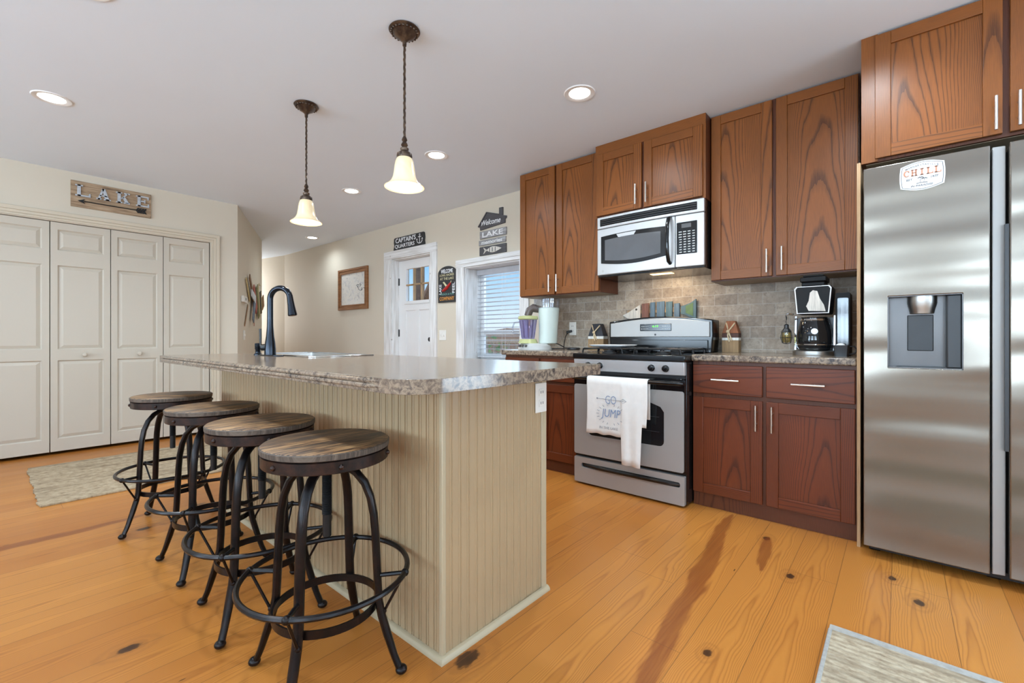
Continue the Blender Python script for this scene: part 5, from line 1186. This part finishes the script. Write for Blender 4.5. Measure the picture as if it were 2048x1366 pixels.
wh = thing('welcome_sign', 'grey house-shaped welcome sign of four stacked boards above the window', 'sign', (WA - .01, 3.17, 1.875))
def wsc(u, v): # photograph board outline kept in metres on the wall
    return (u, v)
xb = WA - .016
g = G(); g.prism([(3.345, 2.128), (3.345, 2.150), (3.365, 2.172), (3.245, 2.300), (3.075, 2.250), (3.075, 2.318), (3.025, 2.318), (3.025, 2.236), (2.975, 2.222), (2.980, 2.198), (2.995, 2.196), (2.995, 2.155)], xb, WA - .0005, 'yz'); hb = part('roof_board', g, 'slate', wh, bevel=0.002)
g = G(); g.prism([(3.37, 2.168), (3.245, 2.305), (3.07, 2.254), (3.07, 2.246), (3.243, 2.292), (3.36, 2.160)], xb - .008, xb, 'yz'); part('eave', g, 'slate', hb)
g = G(); g.text('Welcome', (xb - .001, 3.185, 2.196), rt, up, w=.27, h=.055, depth=.002, bold=.012, shear=.35); part('lettering', g, 'wpaint', hb)
for (nm, y0_, y1_, z0_, z1_, m_, tx, th, tm) in (('upper_board', 2.978, 3.348, 2.035, 2.112, 'gboard', 'LAKE', .052, 'wpaint'), ('middle_board', 2.985, 3.362, 1.965, 2.020, 'gboard', 'memories', .036, 'wpaint'), ('fish_board', 2.980, 3.352, 1.860, 1.950, 'slate', None, 0, None)):
    g = G(); g.box(xb, WA - .0005, y0_, y1_, z0_, z1_); bo = part(nm, g, m_, wh, bevel=0.002)
    if tx: g = G(); g.text(tx, (xb - .001, (y0_ + y1_) / 2, (z0_ + z1_) / 2), rt, up, w=.29, h=th, depth=.002, bold=.02); part('lettering', g, tm, bo)
    else:
        fy_ = 3.165; fz = 1.906
        g = G(); body = [(fy_ + .075 - .205 * i / 14, fz + .030 * math.sin(math.pi * (i / 14) ** .8)) for i in range(15)] + [(fy_ - .13 + .205 * i / 14, fz - .030 * math.sin(math.pi * ((14 - i) / 14) ** .8)) for i in range(1, 14)]
        g.prism(body, xb - .006, xb, 'yz'); g.prism([(fy_ + .07, fz), (fy_ + .125, fz + .034), (fy_ + .105, fz), (fy_ + .125, fz - .034)], xb - .006, xb, 'yz'); part('fish', g, 'fish_white', bo)
        g = G()
        for q in (.03, -.01, -.05): g.box(xb - .0068, xb - .006, fy_ + q, fy_ + q + .01, fz - .022, fz + .022)
        part('stripes', g, 'mgrey', bo)

ch_ = thing('chili_sign', 'black arched chalkboard sign with a red chili between door and window', 'sign', (WA - .01, 3.868, 1.398))
cy0, cy1 = 3.716, 4.022
g = G(); g.prism([(cy0, 1.398), (cy0, 1.725)] + [((cy0 + cy1) / 2 - .153 * math.cos(R(a_)), 1.725 + .083 * math.sin(R(a_))) for a_ in range(10, 171, 10)] + [(cy1, 1.725), (cy1, 1.398)], WA - .015, WA - .0005, 'yz'); part('board', g, 'chalk', ch_, bevel=0.003)
xx = WA - .0155; cyy = (cy0 + cy1) / 2
g = G(); g.text('WELCOME', (xx, cyy, 1.752), rt, up, w=.20, h=.045, depth=.001, bold=.02); part('white_lettering', g, 'wpaint', ch_)
g = G(); g.text('LAKE', (xx, cyy + .112, 1.55), (0, 0, 1), (0, 1, 0), w=.11, h=.04, depth=.001, bold=.01); part('white_lettering', g, 'wpaint', ch_)
g = G(); g.text('FEEL', (xx, cyy - .112, 1.56), (0, 0, 1), (0, 1, 0), w=.12, h=.04, depth=.001, bold=.01); part('white_lettering', g, 'wpaint', ch_)
g = G(); g.text('LONG SHORES', (xx, cyy, 1.708), rt, up, w=.24, h=.026, depth=.001); g.text('AT THE LAKE', (xx, cyy, 1.668), rt, up, w=.23, h=.028, depth=.001); part('cream_lettering', g, 'cream', ch_)
g = G(); g.text('FRIENDS & FUN', (xx, cyy, 1.492), rt, up, w=.23, h=.022, depth=.001); part('teal_lettering', g, 'tealp', ch_)
g = G(); g.text('COMPANY', (xx, cyy, 1.442), rt, up, w=.245, h=.042, depth=.001, bold=.02); part('orange_lettering', g, 'orange', ch_)
g = G(); g.tube([(xx, cyy + .075, 1.532), (xx, cyy + .04, 1.540), (xx, cyy, 1.562), (xx, cyy - .045, 1.595), (xx, cyy - .065, 1.618)], [.010, .018, .020, .015, .008], 10); part('chili', g, 'redp', ch_)
g = G(); g.prism([(cyy + .065, 1.628), (cyy + .045, 1.634), (cyy - .01, 1.585), (cyy + .01, 1.570)], xx - .004, xx, 'yz'); g.tube([(xx, cyy - .06, 1.612), (xx, cyy - .075, 1.638)], .004, 6); part('chili_stalk', g, 'cream', ch_)

outlet('light_switch', 'white double light switch plate between the door and the window', 'light switch', c=(WA, 3.955, 1.028), rockers=2, w=.116, h=.116, duplex=False)

pc = thing('framed_chart', 'brown wood framed lake chart on the hall wall left of the door', 'picture', (WA - .015, 5.88, 1.398))
py0, py1, pz0, pz1 = 5.485, 6.265, 1.398, 1.985
rect = lambda a: [(py0 + a, pz0 + a), (py1 - a, pz0 + a), (py1 - a, pz1 - a), (py0 + a, pz1 - a)]
g = G()
for a_, b_, d_ in ((0, .03, .030), (.03, .055, .022), (.055, .072, .026)): g.prism(rect(a_), WA - d_, WA - .001, 'yz', [rect(b_)])
part('frame', g, 'oakframe', pc, bevel=0.003)
g = G(); g.box(WA - .012, WA - .002, py0 + .07, py1 - .07, pz0 + .07, pz1 - .07); part('chart_paper', g, 'chart', pc)
g = G(); rr = random.Random(11); py_, pz_ = 5.78, 1.735; xx = WA - .0125
for br in range(5):
    p = Vector((xx, py_ - br * .045, pz_ - br * .012)); pts = [p.copy()]
    for i in range(7): p = p + Vector((0, rr.uniform(-.035, .02), rr.uniform(-.025, .022))); pts.append(p.copy())
    g.tube(pts, .0035, 5)
part('shoreline', g, 'ink', pc)
g = G()
for i in range(26):
    p = Vector((xx, rr.uniform(5.60, 6.16), rr.uniform(1.50, 1.88))); g.tube([p, p + Vector((0, rr.uniform(-.03, .03), rr.uniform(-.04, .04)))], .0016, 4)
part('contour_lines', g, 'greyink', pc)

# on the angled hall wall
nrm = Vector((dv.y, -dv.x)); up3 = Vector((0, 0, 1))
def hp3(q, z, off=0.0): p = p0 + dv * q + nrm * off; return Vector((p.x, p.y, z))
def hblock(g, pts, d0, d1): g.rings([[hp3(q, z, d0) for q, z in pts], [hp3(q, z, d1) for q, z in pts]])
c_ = hp3(.33, 1.44); th_ = thing('thermostat', 'small white thermostat on the angled hall wall', 'thermostat', hp3(.33, 1.405))
g = G(); hblock(g, [(.20, 1.405), (.47, 1.405), (.47, 1.478), (.20, 1.478)], .001, .028); part('body', g, 'plate', th_, bevel=0.006)
g = G(); hblock(g, [(.335, 1.432), (.37, 1.432), (.37, 1.462), (.335, 1.462)], .028, .030); part('screen', g, 'dgrey', th_)
c2 = hp3(.40, 1.03); sw = thing('light_switch', 'cream switch plate low on the angled hall wall', 'light switch', hp3(.40, .97))
g = G(); hblock(g, [(.35, .975), (.45, .975), (.45, 1.085), (.35, 1.085)], .001, .007); part('cover_plate', g, 'plate', sw, bevel=0.002)
g = G(); hblock(g, [(.394, 1.02), (.406, 1.02), (.406, 1.04), (.394, 1.04)], .007, .016); part('toggle', g, 'plate', sw)
oa = thing('oar_wall_hanging', 'cluster of faded coloured wooden oars on the angled hall wall', 'wall decoration', hp3(1.2, 1.15))
def oar(name, q0, z0, q1, z1, w0, w1, m_, off, th=.03):
    a = Vector((q1 - q0, z1 - z0)); a.normalize(); n_ = Vector((-a.y, a.x))
    pts = [Vector((q0, z0)) + n_ * w0 / 2, Vector((q1, z1)) + n_ * w1 / 2, Vector((q1, z1)) - n_ * w1 / 2, Vector((q0, z0)) - n_ * w0 / 2]
    g = G(); hblock(g, [tuple(p) for p in pts], off * 0.4, off * 0.4 + th * 0.4); return part(name, g, m_, oa, bevel=0.003)
oar('oar', .62, 1.75, 1.02, 1.43, .07, .10, 'paddle_brown', .05)
oar('oar', .46, 1.70, .74, 1.46, .035, .05, 'paddle_pale', .02)
oar('oar', .64, 1.40, .40, 1.14, .03, .025, 'paddle_tan', .01, .02)
oar('oar', .68, 1.555, 1.0, 1.49, .09, .10, 'paddle_white', .085)
oar('oar', .98, 1.49, .82, 1.21, .12, .10, 'paddle_blue', .08)
oar('oar', .95, 1.66, 1.20, 1.36, .09, .15, 'paddle_red', .05)
oar('oar', 1.27, 1.70, 1.46, 1.285, .14, .13, 'paddle_green', .045)
oar('oar', 1.33, 1.70, 1.52, 1.285, .05, .05, 'paddle_pale', .076, .006)
oar('oar', 1.60, 1.655, 1.69, 1.35, .12, .08, 'paddle_dark', .04)
oar('oar', 1.62, 1.65, 1.71, 1.35, .03, .03, 'paddle_pale', .072, .006)
oar('oar', 1.87, 1.605, 1.94, 1.44, .18, .20, 'paddle_tan', .03)
for q0, q1, zz_, m_ in ((1.0, 1.01, 1.18, 'paddle_pale'), (1.09, 1.07, 1.15, 'paddle_red'), (1.22, 1.20, 1.24, 'paddle_pale')): oar('shaft', q0, 1.40, q1, zz_, .025, .02, m_, .03, .015)
g = G(); g.tube([hp3(1.10, 1.66, .06), hp3(1.17, 1.72, .06), hp3(1.26, 1.70, .06)], .006, 6); part('cord', g, 'rope', oa)
